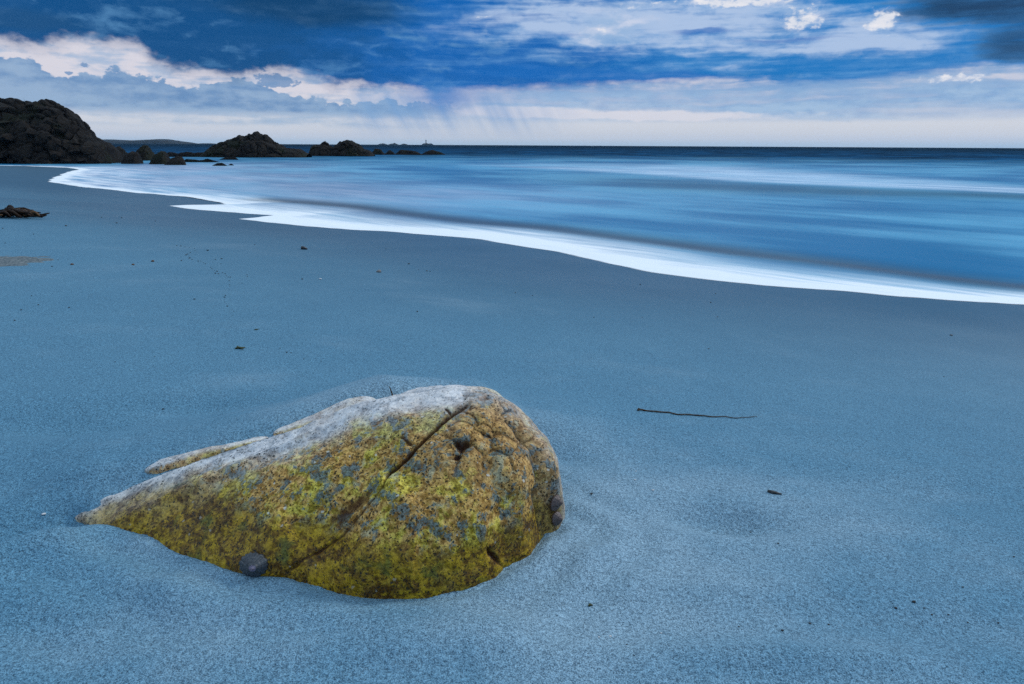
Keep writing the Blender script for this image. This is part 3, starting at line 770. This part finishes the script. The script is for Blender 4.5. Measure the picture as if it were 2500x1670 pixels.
# ----------------------------------------------------------------------------
# drift lying on the sand
# ----------------------------------------------------------------------------
def plain(name, c1, c2, rough=0.7, scale=120.0, spec=0.3):
    m, b = material(name); p = objco()
    n = noise(p, scale, 4, 0.6)
    setin(b.inputs['Base Color'], mix(c1, c2, ss(n, 0.35, 0.65))); b.inputs['Roughness'].default_value = rough
    b.inputs['Specular IOR Level'].default_value = spec
    bump(b, n, 0.5, 0.003)
    return m
M_DARK = plain('dark_pebble', (0.012, 0.014, 0.017), (0.045, 0.047, 0.05), 0.5)
M_WARM = plain('warm_pebble', (0.05, 0.025, 0.012), (0.19, 0.10, 0.05), 0.6)
M_PALE = plain('pale_shell', (0.52, 0.53, 0.54), (0.80, 0.80, 0.79), 0.45)
M_GREY = plain('grey_pebble', (0.10, 0.10, 0.10), (0.30, 0.29, 0.28), 0.6)
M_TWIG = plain('twig_bark', (0.020, 0.011, 0.006), (0.085, 0.048, 0.022), 0.8, 300)
M_WEED = plain('green_weed', (0.015, 0.022, 0.006), (0.075, 0.085, 0.020), 0.5, 200)
M_KELP = plain('kelp', (0.008, 0.004, 0.003), (0.030, 0.014, 0.006), 0.6, 30, 0.15)
M_KELPO = plain('kelp_amber', (0.03, 0.012, 0.003), (0.10, 0.045, 0.008), 0.5, 30)
M_MUSSEL = plain('mussel_shell', (0.008, 0.009, 0.014), (0.040, 0.040, 0.045), 0.3, 80, 0.5)

def tube(name, pts, rad, mat, parent=None, nv=8):
    pts = np.asarray(pts, float); n = len(pts); rad = np.broadcast_to(np.asarray(rad, float), (n,))
    t = np.gradient(pts, axis=0); t /= np.linalg.norm(t, axis=1, keepdims=True)
    s = np.cross(t, [0, 0, 1.0]); s /= np.maximum(np.linalg.norm(s, axis=1, keepdims=True), 1e-6); up = np.cross(s, t)
    a = np.linspace(0, 2*math.pi, nv, endpoint=False)
    V = (pts[:, None] + rad[:, None, None]*(np.cos(a)[None, :, None]*s[:, None] + np.sin(a)[None, :, None]*up[:, None])).reshape(-1, 3)
    Fc = [[i*nv+j, i*nv+(j+1) % nv, (i+1)*nv+(j+1) % nv, (i+1)*nv+j] for i in range(n-1) for j in range(nv)]
    Fc += [list(range(nv))[::-1], [(n-1)*nv+j for j in range(nv)]]
    return mesh_obj(name, V, Fc, mat, parent)
def pebble_mesh(name, seed, flat=0.55, sub=2, rough=0.28):
    bm = bmesh.new(); bmesh.ops.create_icosphere(bm, subdivisions=sub, radius=1.0)
    P = np.array([v.co[:] for v in bm.verts]); n = 1 + rough*fbm(P + seed*3.1, 0.9, 3, seed)
    for v, k in zip(bm.verts, n): v.co = (v.co.x*k, v.co.y*k*0.8, v.co.z*k*flat)
    me = bpy.data.meshes.new(name); bm.to_mesh(me); bm.free()
    me.polygons.foreach_set('use_smooth', np.ones(len(me.polygons), bool)); return me
PEB = [pebble_mesh('pebble', i+1, (0.5, 0.65, 0.4)[i % 3]) for i in range(6)]
MATPEB = {}
def pebble(name, u, v, wpx, mat, label, cat, group=None, sink=0.15, k=None, aspect=None):
    p = on_sand(u, v); dep = p[1]*CP + (CAMZ-p[2])*SP; size = wpx/F*dep/2*0.85
    k = rng.integers(len(PEB)) if k is None else k
    key = (int(k), mat.name)
    if key not in MATPEB:
        me = PEB[key[0]].copy(); me.materials.append(mat); MATPEB[key] = me
    o = bpy.data.objects.new(name, MATPEB[key]); COL.objects.link(o)
    o.location = (p[0], p[1], p[2] + size*0.5*(1-2*sink)); o.scale = (size, size*(aspect or 1), size)
    o.rotation_euler = (random.uniform(-.15, .15), random.uniform(-.15, .15), random.uniform(-.4, .4))
    tag(o, label, cat, group); return o

# the long twig
tw = [(1556,1003),(1580,1004.5),(1610,1007),(1640,1011),(1670,1014),(1705,1016),(1745,1019),(1785,1021.5),(1815,1021.5),(1848,1019)]
tp = np.array([on_sand(u, v) for u, v in tw]); tp[:, 2] += 0.003
tu = np.linspace(0, len(tp)-1, 40); tp = np.stack([np.interp(tu, np.arange(len(tp)), tp[:, i]) for i in range(3)], 1)
tp[:, 1] += 0.003*np.sin(tu*3.1); tp[:, 2] += 0.001*np.sin(tu*5)
twig = tube('twig', tp, np.interp(tu, [0, 1, 5, 9], [.0032, .0026, .0022, .0010]), M_TWIG)
tag(twig, 'long thin brown twig lying alone on smooth sand', 'twig')
knot = tube('knot', [tp[1]+[0, 0, .001], tp[1]+[-.004, .006, .003]], [.003, .0015], M_TWIG, twig)
# splinter of weed with a scour tail
sp_ = np.array([on_sand(u, v) for u, v in ((1874,1201),(1884,1204),(1896,1206),(1908,1208))]); sp_[:, 2] += 0.002
o = tube('weed_splinter', sp_, [.004, .0055, .004, .0015], M_DARK); tag(o, 'black splinter of weed beside a shallow hollow in the sand', 'seaweed')
# green weed scrap behind the boulder
wp = np.array([on_sand(u, v) for u, v in ((574,853),(582,851),(590,852),(600,850))]); wp[:, 2] += 0.004
o = tube('weed_scrap', wp, [.002, .006, .005, .001], M_WEED); tag(o, 'small green curl of seaweed on open sand', 'seaweed')
for d in ((578,848),(594,856)):
    q = on_sand(*d); tube('frond', [wp[1], (wp[1]+q)/2+[0, 0, .006], q+[0, 0, .003]], [.002, .002, .0008], M_WEED, o)
wp = np.array([on_sand(u, v) for u, v in ((620,806),(626,805.5),(633,805))]); wp[:, 2] += 0.003
o = tube('weed_scrap', wp, [.001, .003, .001], M_WEED); tag(o, 'tiny green weed shred lying beyond the curl of seaweed', 'seaweed')
wp = np.array([on_sand(u, v) for u, v in ((1436,1482),(1440,1478),(1447,1480))]); wp[:, 2] += 0.002
o = tube('weed_scrap', wp, [.001, .0025, .001], M_WEED); tag(o, 'tiny olive weed scrap on coarse sand before the boulder', 'seaweed')
# sprig caught on the back of the boulder
i = rock_hit(958, 968); b0 = RV[i]
o = tube('dry_sprig', [b0 - RN1[i]*.004, b0+[-.002, 0, .008], b0+[-.007, 0, .022]], [.002, .0016, .0006], M_TWIG); tag(o, 'short dry sprig sticking up behind the boulder top', 'sprig')

# mussel shell
p = on_sand(743, 609); dep = p[1]
nu, nv = 24, 20; V = []
for a in range(nu):
    t = a/(nu-1)
    for c in range(nv):
        g = 2*math.pi*c/nv; wdt = math.sin(math.pi*t**0.62)**0.8*0.5 if 0 < t < 1 else 0.0
        V.append((t-0.5, wdt*0.50*math.cos(g), wdt*0.55*math.sin(g) + 0.10*(1-t)))
Fc = [[a*nv+c, a*nv+(c+1) % nv, (a+1)*nv+(c+1) % nv, (a+1)*nv+c] for a in range(nu-1) for c in range(nv)]
ms = mesh_obj('mussel_shell', V, Fc, M_MUSSEL); L = 17.0/F*dep*1.02
ms.scale = (L, L, L); ms.location = (p[0], p[1], p[2]+L*0.12); ms.rotation_euler = (0.2, 0.12, 0.15)
tag(ms, 'black mussel shell lying on the wet sand', 'shell')
lip = tube('shell_lip', [(-.42, -.12, -.05), (-.2, -.23, -.08), (.1, -.24, -.1), (.4, -.1, -.09)], [.02, .035, .03, .015], M_WARM, ms)

pebble('limpet_shell', 925, 665, 15, M_GREY, 'pale topped grey shell in wet sand below the surf', 'shell', k=1)
pebble('broken_shell', 782, 682, 9, M_PALE, 'white broken shell beside a small dark pebble', 'shell', k=2)
pebble('pebble', 738, 682, 6, M_DARK, 'small dark pebble beside a white broken shell', 'pebble', k=0)
pebble('pebble', 373, 639, 10, M_WARM, 'larger of two rust brown pebbles on pale sand', 'pebble', k=1)
pebble('pebble', 325, 647, 9, M_WARM, 'smaller of two rust brown pebbles on pale sand', 'pebble', k=3)
pebble('pebble', 176, 646.5, 9, M_WARM, 'brown pebble near the patch of bare rock', 'pebble', k=4)
pebble('white_shell_chip', 107, 1256, 12, M_PALE, 'white shell chip in the hollow beside the boulder tip', 'shell', k=2)
for u, v, w in ((1550.5,1172,6),(1594,1197,8),(1553,1150.5,4)):
    pebble('white_shell_chip', u, v, w, M_PALE, 'tiny white shell chip between the boulder and the twig', 'shell', 'white shell chips beyond the boulder', k=5)
for u, v, w in ((1490,1554,7),(1462,1556,6),(1614,1546,5)):
    pebble('white_shell_chip', u, v, w, M_PALE, 'white shell chip in the coarse sand in front', 'shell', 'white shell chips in the foreground', k=5)
DARKS = [(7,558,5),(82,572,4),(161,552,6),(13,594,5),(248,531,4),(285,545,6),(297,532,4),(379,540,4),(142,635,4),(127,651,6),(507,612,8),(541,632,6),
         (463,630.5,6),(443,637,5),(469,634,4),(526,634,4),(539,644,3),(603,671,4),(604,675,4),(591,692,3),(622,598,4),(475,731,7),(77,723,5),(94,745,6),
         (52,757,6),(36,783,6),(169,751,6),(998,645,6),(1042,662,6),(1050,663,4),(1022,659,3),(942,608,3),(1019,761,5),(1258,715,4),(1300,722,4),
         (1563,695,5),(1568,775,4),(1735,739,5),(1730,852,6),(1752,774,4),(1747,717,4),(2322,819,8),(2304,920,4),(1450,775,4),
         (398,1000,7),(684,850,4),(700,861,5),(711,862,5),(742,877,4),(784,882,4),(378,870,4),(281,884,4),
         (2187,1486,9),(2231,1471,11),(2256,1485,6),(1910,1540,9),(1977,1522,8),(2023,1525,7),(1804,1530,6),(2275,1502,7),(2315,1501,6),(2363,1520,6),(2437,1522,7),
         (2350,1434,7),(2475,1360,7),(1900,1327,6),(1832,1300,6),(1444,1206,8),(1423,1200,4),(1419,1268,5),(1350,1452,4),(1548,1600,5),(1530,1574,5),(1545,1410,4)]
def where(u, v):
    if v < 560: return 'small dark pebble on the wet sand below the kelp heap'
    if v < 660 and u < 200: return 'small dark pebble around the flush patch of bare rock'
    if v < 700 and u < 650: return 'small dark pebble beside the wandering trail of weed crumbs'
    if v < 800 and u < 650: return 'dark fleck on the plain sand well above the weed trail'
    if v < 800 and u < 1200: return 'small dark pebble between the mussel shell and the surf'
    if v < 1000 and u > 1200: return 'small dark pebble between the surf and the twig'
    if v < 1010 and u < 800: return 'black fleck of stone near the green curl of seaweed'
    if u < 1600: return 'black fleck of stone beside the steep side of the boulder'
    return 'black fleck of stone in the coarse sand far from the boulder'
for u, v, w in DARKS:
    lab = where(u, v)
    pebble('pebble', u, v, w, M_DARK, lab, 'pebble', lab.replace('small dark pebble', 'dark pebbles').replace('black fleck', 'black flecks').replace('dark fleck ', 'dark flecks '), aspect=random.uniform(0.6, 1.1))
TRAIL = [(432,600),(441,601),(452,603),(462,605),(474,607),(477,612),(465,617),(459,621),(455,623),(484,638),(490,638),(497,642),(501,644),(514,653),(516,656),(519,658),
         (524,661),(530,663),(526,668),(533,669),(543,666),(549,669),(553,674),(557,677),(562,677),(560,686),(561,696),(562,700),(560,706),(551,722),(549,726),(548,738),(552,742),
         (555,748),(567,755),(571,761)]
for u, v in TRAIL:
    pebble('weed_crumb', u + random.uniform(-1, 1), v, random.uniform(2.5, 5.5), M_DARK, 'dark crumb of weed in the wandering trail on the beach', 'seaweed', 'trail of weed crumbs down the beach', aspect=random.uniform(0.5, 1.2))
# flush patch of bare rock at the left edge
cpt = on_sand(10, 636); a = np.linspace(0, 2*math.pi, 96, endpoint=False); V = []; nr = 16
for k in range(nr+1):
    t = k/nr
    rad = 1 + 0.10*fbm(np.stack([np.cos(a), np.sin(a), a*0], -1), 2.0, 3, 501)
    x = cpt[0] + 0.36*t*rad*np.cos(a); y = cpt[1] + 0.36*t*rad*np.sin(a)
    z = sand_height(x, y) + 0.016*(1-t**2) - 0.006 + 0.016*fbm(np.stack([x, y, x*0], -1), 7, 4, 511)
    V += list(zip(x, y, z))
fr = mesh_obj('flat_rock', V, [[k*96+j, (k+1)*96+j, (k+1)*96+(j+1) % 96, k*96+(j+1) % 96] for k in range(nr) for j in range(96)], plain('gritty_rock', (0.045, 0.07, 0.085), (0.17, 0.20, 0.21), 0.8, 60))
tag(fr, 'low gritty patch of bare rock flush with the sand', 'rock')

# ----------------------------------------------------------------------------
# far rocks
# ----------------------------------------------------------------------------
def mat_far_rock():
    m, b = material('dark_sea_rock'); p = worldpos(); n = noise(p, 0.9, 6, 0.65); n2 = noise(p, 5.0, 5, 0.65)
    c = mix((0.003, 0.003, 0.004), (0.021, 0.017, 0.014), ss(n*0.5+n2*0.5, 0.38, 0.62))
    hz = sep(p)[2]
    c = mix(c, (0.010, 0.014, 0.006), ss(noise(p, 0.35, 4, 0.6), 0.52, 0.64)*0.7)
    setin(b.inputs['Base Color'], c); b.inputs['Roughness'].default_value = 0.8; b.inputs['Specular IOR Level'].default_value = 0.15
    bump(b, n*0.5 + n2*0.5, 0.8, 0.25)
    return m
M_FAR = mat_far_rock()
def chunky(V, cell, amp, seed):
    """blocky displacement: every vertex is pushed by the tilted face of its block"""
    V = np.asarray(V, float); lo, hi = V.min(0)-cell, V.max(0)+cell
    r = np.random.default_rng(seed); n = np.maximum(((hi-lo)/cell).astype(int), 1)
    g = np.stack(np.meshgrid(*[np.arange(k) for k in n], indexing='ij'), -1).reshape(-1, 3)
    sd = lo + (g + r.random(g.shape))*cell
    keep = []
    for i in range(0, len(sd), 2000):
        q = sd[i:i+2000]; keep.append(np.array([(np.abs(V[::7]-s).max(1).min() < cell*1.6) for s in q]))
    sd = sd[np.concatenate(keep)]
    nrm = r.normal(size=sd.shape); nrm /= np.linalg.norm(nrm, axis=1, keepdims=True); off = r.uniform(-1, 1, len(sd))
    out = np.zeros(len(V)); cr = np.zeros(len(V))
    for i in range(0, len(V), 4000):
        d = np.linalg.norm(V[i:i+4000, None]-sd[None], axis=-1)
        k = np.argpartition(d, 1, axis=1)[:, :2]; d2 = np.take_along_axis(d, k, 1); sw = d2[:, 0] > d2[:, 1]
        k0 = np.where(sw, k[:, 1], k[:, 0]); f = np.abs(d2[:, 0]-d2[:, 1])
        out[i:i+4000] = off[k0]*0.5 + ((V[i:i+4000]-sd[k0])*nrm[k0]).sum(1)/cell*1.2
        cr[i:i+4000] = np.exp(-f/(0.10*cell))
    return amp*(out - 0.9*cr)
def sea_rock(name, outline, base_v, label, depth=None, thick=1.0, nx=None, cells=(0.16, 0.07), seed=0, group=None, cat='rock', ampk=1.0, shrink=0.03):
    """a rock whose skyline follows the outline, standing at the distance of its waterline"""
    us = [p[0] for p in outline]; um = 0.5*(us[0]+us[-1])
    Y0 = at_z(um, base_v, ZS)[1] if depth is None else depth
    prof = np.array([at_y(u, v, Y0) for u, v in outline]); xa, za = prof[:, 0], np.maximum(prof[:, 2], ZS+0.02)
    wid = xa[-1]-xa[0]; hgt = za.max()-ZS
    nx = nx or int(np.clip((us[-1]-us[0])*0.8, 24, 200)); ny = max(20, nx//2)
    ux = np.linspace(0, 1, nx); x = xa[0] + wid*ux
    hz = np.interp(x, xa, za) - ZS
    kk = np.ones(3)/3; hs = np.convolve(np.pad(hz, 1, 'edge'), kk, 'valid')
    dep = thick*(0.35*hgt + 0.65*hs)*1.1 + 0.05*hgt
    t = np.linspace(-1, 1, ny)
    Tt, Xx = np.meshgrid(t, x)
    shape = (1-np.abs(Tt)**1.7)**0.62
    zz = ZS - 0.35 - 0.1*hgt + (hz[:, None] + 0.35 + 0.1*hgt)*shape
    yy = Y0 + dep[:, None]*(Tt + 0.0) + dep[:, None]*0.6
    V = np.stack([Xx, yy, zz], -1).reshape(-1, 3)
    Nn = vnormals(V, nx, ny, False)
    if Nn[:, 2].mean() < 0: Nn = -Nn
    sc = hgt
    c = sum(chunky(V, max(cl*sc*3, 0.02*wid), cl*sc*0.42*ampk, seed+i) for i, cl in enumerate(cells))
    c = c + 0.03*sc*fbm(V/sc, 3.0, 4, seed+9)
    endf = np.repeat(np.clip(np.minimum(ux, 1-ux)*12, 0.25, 1), ny)
    c = c*endf*np.repeat(np.clip(hs/hgt*1.5, 0.3, 1), ny) - shrink*np.repeat(0.4*sc + 0.6*hs, ny)
    V = V + Nn*np.maximum(c, -0.3*sc)[:, None]*np.array([0.6, 1.0, 1.0])
    o = mesh_obj(name, V, grid_faces(nx, ny), M_FAR)
    # shade flat-ish: keep block edges crisp
    o.data.polygons.foreach_set('use_smooth', np.zeros(len(o.data.polygons), bool))
    if label: tag(o, label, cat, group)
    return o
sea_rock('sea_rock', [(479,383),(491,367),(503,355),(532,343),(559,330),(586,325),(593,329),(610,319),(622,327),(637,328),(647,338),(652,345),(672,350),(687,359),(723,362),(747,375)],
         384, 'largest dark rocky islet in the sea, with a peaked top', seed=31, thick=1.3, nx=260)
sea_rock('sea_rock', [(748,380),(756,354),(768,351),(786,346),(798,354),(808,357),(824,344),(838,339),(857,344),(872,351),(883,362),(899,366),(912,378)],
         381, 'twin humped dark islet between the peaked islet and the low skerries', seed=57, thick=1.2, nx=200)
sea_rock('sea_rock', [(903,378),(914,362),(929,365),(940,378)], 378, 'rounded low skerry right against the twin humped islet', seed=61)
sea_rock('sea_rock', [(936,378),(950,365),(960,371),(966,379)], 378, 'smallest round skerry in the row off the twin humped islet', seed=63)
sea_rock('sea_rock', [(962,378),(977,365),(1000,367),(1018,370),(1032,378)], 378, 'long low skerry second from the seaward end of the row', seed=67)
sea_rock('sea_rock', [(1026,378),(1039,370),(1054,365),(1075,371),(1088,378)], 378, 'low wedge skerry at the seaward end of the row', seed=71)
sea_rock('reef', [(385,382),(410,371),(432,374),(452,370),(470,373),(492,372),(500,382)], 383, 'low dark reef lying behind the loose boulders', seed=73, thick=1.0)
sea_rock('shore_rock', [(246,397),(254,375),(266,361),(280,358),(292,366),(300,396)], 397, 'brown domed rock beside the foot of the cliff', seed=83, thick=0.9, ampk=0.8)
sea_rock('shore_rock', [(292,400),(298,374),(312,369),(326,371),(335,399)], 400, 'smooth squat rock next to the brown domed rock', seed=87, thick=0.9, ampk=0.6)
sea_rock('shore_rock', [(318,390),(326,366),(338,354),(350,354),(358,370),(366,390)], 392, 'dark pointed rock rising behind the squat rock', seed=89, thick=0.9, ampk=0.8)
sea_rock('shore_rock', [(360,401),(368,378),(384,367),(394,369),(405,400)], 401, 'rounded upright rock standing in the shallows', seed=91, thick=0.9, ampk=0.6)
sea_rock('shore_rock', [(398,403),(412,386),(425,381),(438,382),(452,403)], 403, 'low rock touching the upright rock in the shallows', seed=95, thick=0.9, ampk=0.7)
sea_rock('shore_rock', [(444,397),(452,388),(470,389),(490,391),(505,387),(535,397)], 396, 'flat row of half drowned rock before the peaked islet', seed=97, thick=0.8)
sea_rock('shore_rock', [(246,400),(256,392),(266,393),(272,400)], 400, 'small pale stone in the wash under the cliff', seed=99, thick=0.9, ampk=0.5)
sea_rock('shore_rock', [(517,405),(528,398),(540,397),(555,405)], 405, 'low flat rock awash in the open shallows', seed=103, thick=0.9, ampk=0.5)
sea_rock('shore_rock', [(556,404),(563,399),(571,404)], 404, 'tiny pointed rock awash beside the low flat rock', seed=105, thick=0.9, ampk=0.5)
sea_rock('shore_rock', [(535,389),(548,384),(570,382),(581,389)], 390, 'dark slab at the foot of the peaked islet', seed=107, thick=0.9, ampk=0.6)

# the cliff: a jumble of blocks heaped on one another
CL = [(-420,200),(-250,205),(-120,212),(-40,219),(0,224),(17,224),(29,231),(40,226),(59,231),(64,237),(79,234),(99,241),(116,252),(126,269),(141,277),(149,284),(155,295),(161,299),(170,309),
      (174,323),(194,322),(204,329),(216,336),(225,338),(230,343),(241,359),(245,378),(249,398)]
cliff = sea_rock('cliff_outcrop', CL, 398, 'tall dark outcrop of heaped blocks where the beach ends', seed=131, thick=0.8, nx=300, cells=(0.12, 0.05), cat='cliff', ampk=1.0, shrink=0.075)
cy0 = at_z(-85, 398, ZS)[1]
BLK = []
for kk_ in range(5):
    bm = bmesh.new(); r_ = np.random.default_rng(900+kk_)
    P = r_.normal(size=(15, 3)); P /= np.abs(P).max(1, keepdims=True)**0.7*np.linalg.norm(P, axis=1, keepdims=True)**0.3; P *= r_.uniform(0.85, 1.1, (15, 1))
    for p_ in P: bm.verts.new(p_)
    hull = bmesh.ops.convex_hull(bm, input=bm.verts[:])                # angular joint block
    bmesh.ops.delete(bm, geom=[g for g in hull['geom_interior'] if isinstance(g, bmesh.types.BMVert)], context='VERTS')
    bmesh.ops.bevel(bm, geom=bm.edges[:], offset=0.06, segments=1, affect='EDGES')
    me = bpy.data.meshes.new('block'); bm.to_mesh(me); bm.free(); me.materials.append(M_FAR); BLK.append(me)
blocks = [(10,262,26,17),(48,250,22,15),(88,255,24,14),(20,300,30,18),(62,292,26,17),(104,282,20,16),(128,300,20,15),(35,335,38,15),(85,325,24,20),(120,330,24,17),(152,318,16,14),
          (150,342,24,16),(185,345,22,15),(12,372,26,14),(60,365,30,22),(100,362,22,22),(140,372,34,17),(185,368,28,16),(215,362,16,18),(228,384,15,18),(200,388,22,11),(165,390,24,9),
          (30,391,22,10),(75,391,20,10),(118,392,22,8),(5,345,20,14),(170,332,12,9),(206,345,12,10),(5,236,18,10),(48,238,14,8),(84,243,14,8),(134,285,10,9),(20,318,14,9),(240,392,9,7)]
from mathutils.bvhtree import BVHTree
cbvh = BVHTree.FromPolygons([v.co for v in cliff.data.vertices], [p.vertices[:] for p in cliff.data.polygons])
for n_, (u, v, a_, b_) in enumerate(blocks):
    d_ = ray(u, v); hit = cbvh.ray_cast(Vector((0, 0, CAMZ)), Vector(d_).normalized())
    if hit[0] is None: continue
    p = np.array(hit[0]); sc_ = p[1]/F*random.uniform(0.5, 1.0)
    o = bpy.data.objects.new('block', BLK[n_ % 5]); COL.objects.link(o); o.parent = cliff
    o.location = (p[0]-0.25*a_*sc_, p[1]+0.05*a_*sc_, p[2]-0.30*b_*sc_); o.scale = (a_*sc_, a_*sc_*0.9, b_*sc_)
    o.rotation_euler = (random.uniform(-.3, .3), random.uniform(-.35, .35), random.uniform(0, 6.28))

# kelp covered stones on the sand at the left edge
def kelp_heap():
    c = on_sand(32, 532); sc = c[1]/F
    root = lump('kelp_heap', [on_sand(-60,532)+[0, 0, .05], on_sand(0,531)+[0, 0, .05], on_sand(40,531)+[0, 0, .05], on_sand(70,530)+[0, 0, .03], on_sand(97,529)+[0, 0, .0]],
         [9*sc, 11*sc, 10*sc, 7*sc, 2*sc], mat=M_KELP, seed=601, flat=0.26, amp=0.06)
    tag(root, 'low dark mat of kelp heaped round stones on the beach', 'kelp')
    r = np.random.default_rng(5)
    for j in range(26):
        u0 = r.uniform(-40, 88); p0 = on_sand(u0, r.uniform(526, 534)); hgt = r.uniform(0.02, 0.08)*(1 if u0 < 60 else 0.5)
        an = r.uniform(-0.6, 0.6); ln = r.uniform(0.15, 0.5)
        t_ = np.linspace(0, 1, 10)
        pts = np.stack([p0[0] + ln*(t_-0.5)*math.cos(an), p0[1] + ln*(t_-0.5)*math.sin(an), p0[2] + hgt*np.sin(t_*math.pi)+0.02*np.sin(t_*9+j)+0.03], 1)
        tube('frond', pts, 0.018*np.sin(t_*math.pi*0.9+0.2)+0.004, M_KELPO if j % 5 == 0 else M_KELP, root, 6)
    s1 = lump('stone', [on_sand(-12,530)+[0, 0, .03], on_sand(8,529)+[0, 0, .05], on_sand(24,528)+[0, 0, .06], on_sand(36,528)+[0, 0, .05]], [6*sc, 8*sc, 9*sc, 7*sc], mat=M_FAR, seed=611, flat=0.75, amp=0.05)
    tag(s1, 'rounded purple grey stone resting on the kelp mat', 'stone')
    s2 = lump('stone', [on_sand(44,528)+[0, 0, .03], on_sand(52,528)+[0, 0, .05], on_sand(59,528)+[0, 0, .05]], [4*sc, 7*sc, 6*sc], mat=M_KELPO, seed=617, flat=0.95, amp=0.04)
    tag(s2, 'small upright amber stone on the kelp mat', 'stone')
kelp_heap()

# headland, lighthouse and its rocks on the horizon
def strip(name, outline, Y0, thick, mat, nx, seed, rough):
    prof = np.array([at_y(u, v, Y0) for u, v in outline]); x = np.linspace(prof[0, 0], prof[-1, 0], nx)
    z = np.interp(x, prof[:, 0], prof[:, 2]); z = z + rough*fbm(np.stack([x, x*0, x*0], -1)/Y0, 260, 4, seed)
    z = np.maximum(z, ZS+0.1)
    t = np.linspace(-1, 1, 24); Tt, Xx = np.meshgrid(t, x)
    hh = (z-ZS)[:, None]; Zz = ZS - 1 + (hh+1)*(1-np.abs(Tt)**3)**0.5
    Yy = Y0 + thick*(Tt+1) + 0.15*thick*fbm(np.stack([Xx/thick, Zz/thick*2, Tt], -1), 1.2, 3, seed+4)
    V = np.stack([Xx, Yy, Zz], -1).reshape(-1, 3)
    return mesh_obj(name, V, grid_faces(nx, 24), mat)
HL = 1700.0
hd = strip('headland', [(-600,330),(-200,335),(0,340),(150,341),(232,340),(265,341.5),(293,342.5),(320,341.5),(348,340),(372,339),(400,343.5),(422,346.5),(434,349),(451,352.2),(456,351),(470,350.4),(480,349.5),(486,350.6),(492,352.5)], HL, 60, M_FAR, 260, 701, 1.0)
tag(hd, kind='structure')
LY = 2000.0
def m_px(px): return px/F*LY
M_TOWER = plain('tower_stone', (0.16, 0.15, 0.14), (0.26, 0.25, 0.23), 0.8, 0.5)
M_LANT = plain('lantern_dark', (0.03, 0.03, 0.035), (0.06, 0.06, 0.065), 0.4, 0.5)
lh0 = at_y(1038, 352, LY); lx = lh0[0]
def lathe(name, prof, loc, mat, parent=None, nv=24):
    a = np.linspace(0, 2*math.pi, nv, endpoint=False)
    V = np.array([(r*math.cos(q), r*math.sin(q), z) for r, z in prof for q in a]); n = len(prof)
    Fc = [[i*nv+j, i*nv+(j+1) % nv, (i+1)*nv+(j+1) % nv, (i+1)*nv+j] for i in range(n-1) for j in range(nv)]
    Fc += [list(range(nv))[::-1], [(n-1)*nv+j for j in range(nv)]]
    o = mesh_obj(name, V, Fc, mat, parent)
    if parent is None: o.location = loc
    return o
hgt = m_px(10.5); lr = m_px(1.15)
lh = bpy.data.objects.new('lighthouse', None); COL.objects.link(lh); lh.location = (lx, LY+20, ZS+2.0)
tag(lh, 'slender lighthouse tower standing on far rocks at the horizon', 'lighthouse')
lathe('tower', [(lr*1.5, 0), (lr*1.2, hgt*0.08), (lr*1.0, hgt*0.3), (lr*0.85, hgt*0.78), (lr*0.9, hgt*0.8)], None, M_TOWER, lh)
lathe('gallery', [(lr*0.9, hgt*0.80), (lr*1.35, hgt*0.815), (lr*1.35, hgt*0.84), (lr*0.8, hgt*0.845)], None, M_LANT, lh)
lathe('lantern', [(lr*0.75, hgt*0.845), (lr*0.75, hgt*0.94), (lr*0.85, hgt*0.945), (lr*0.05, hgt*1.0)], None, M_LANT, lh)
for (o_l, lab, sd_) in (([(1029,352.5),(1033,350),(1040,349.5),(1046,350.5),(1052,350),(1056,352.5)], 'low rock at the horizon that carries the lighthouse', 801),
                 ([(922,352.5),(928,350.6),(933,350),(938,351),(943,352.5)], 'low far rock at the horizon, outermost from the lighthouse', 811),
                 ([(948,352.5),(954,350.5),(958,350.6),(961,348.6),(966,351),(970,352.5)], 'jagged far rock at the horizon with a spike', 821),
                 ([(978,352.5),(983,350.8),(988,351.2),(992,352.5)], 'small far rock at the horizon, nearest the lighthouse rock', 831)):
    o = strip('far_rock', o_l, LY, 12, M_FAR, 60, sd_, 0.5); tag(o, lab, 'rock')

# ----------------------------------------------------------------------------
# sea air
# ----------------------------------------------------------------------------
def haze():
    lo, hi = np.array([-4600, -2600, -6.0]), np.array([4600, 4600, 60.0])
    V = [(x, y, z) for x in (lo[0], hi[0]) for y in (lo[1], hi[1]) for z in (lo[2], hi[2])]
    Fc = [[0, 1, 3, 2], [4, 6, 7, 5], [0, 4, 5, 1], [2, 3, 7, 6], [0, 2, 6, 4], [1, 5, 7, 3]]
    m = bpy.data.materials.new('haze'); m.use_nodes = True; nt = m.node_tree; nt.nodes.clear(); E.nt = nt
    v = nd('ShaderNodeVolumePrincipled'); o = nd('ShaderNodeOutputMaterial'); nt.links.new(v.outputs[0], o.inputs['Volume'])
    v.inputs['Color'].default_value = (0.40, 0.68, 0.98, 1); v.inputs['Density'].default_value = HAZE; v.inputs['Anisotropy'].default_value = 0.1
    h = mesh_obj('haze', V, Fc, m, smooth_shade=False); tag(h, kind='stuff'); return h
HAZE = 0.00009
haze()
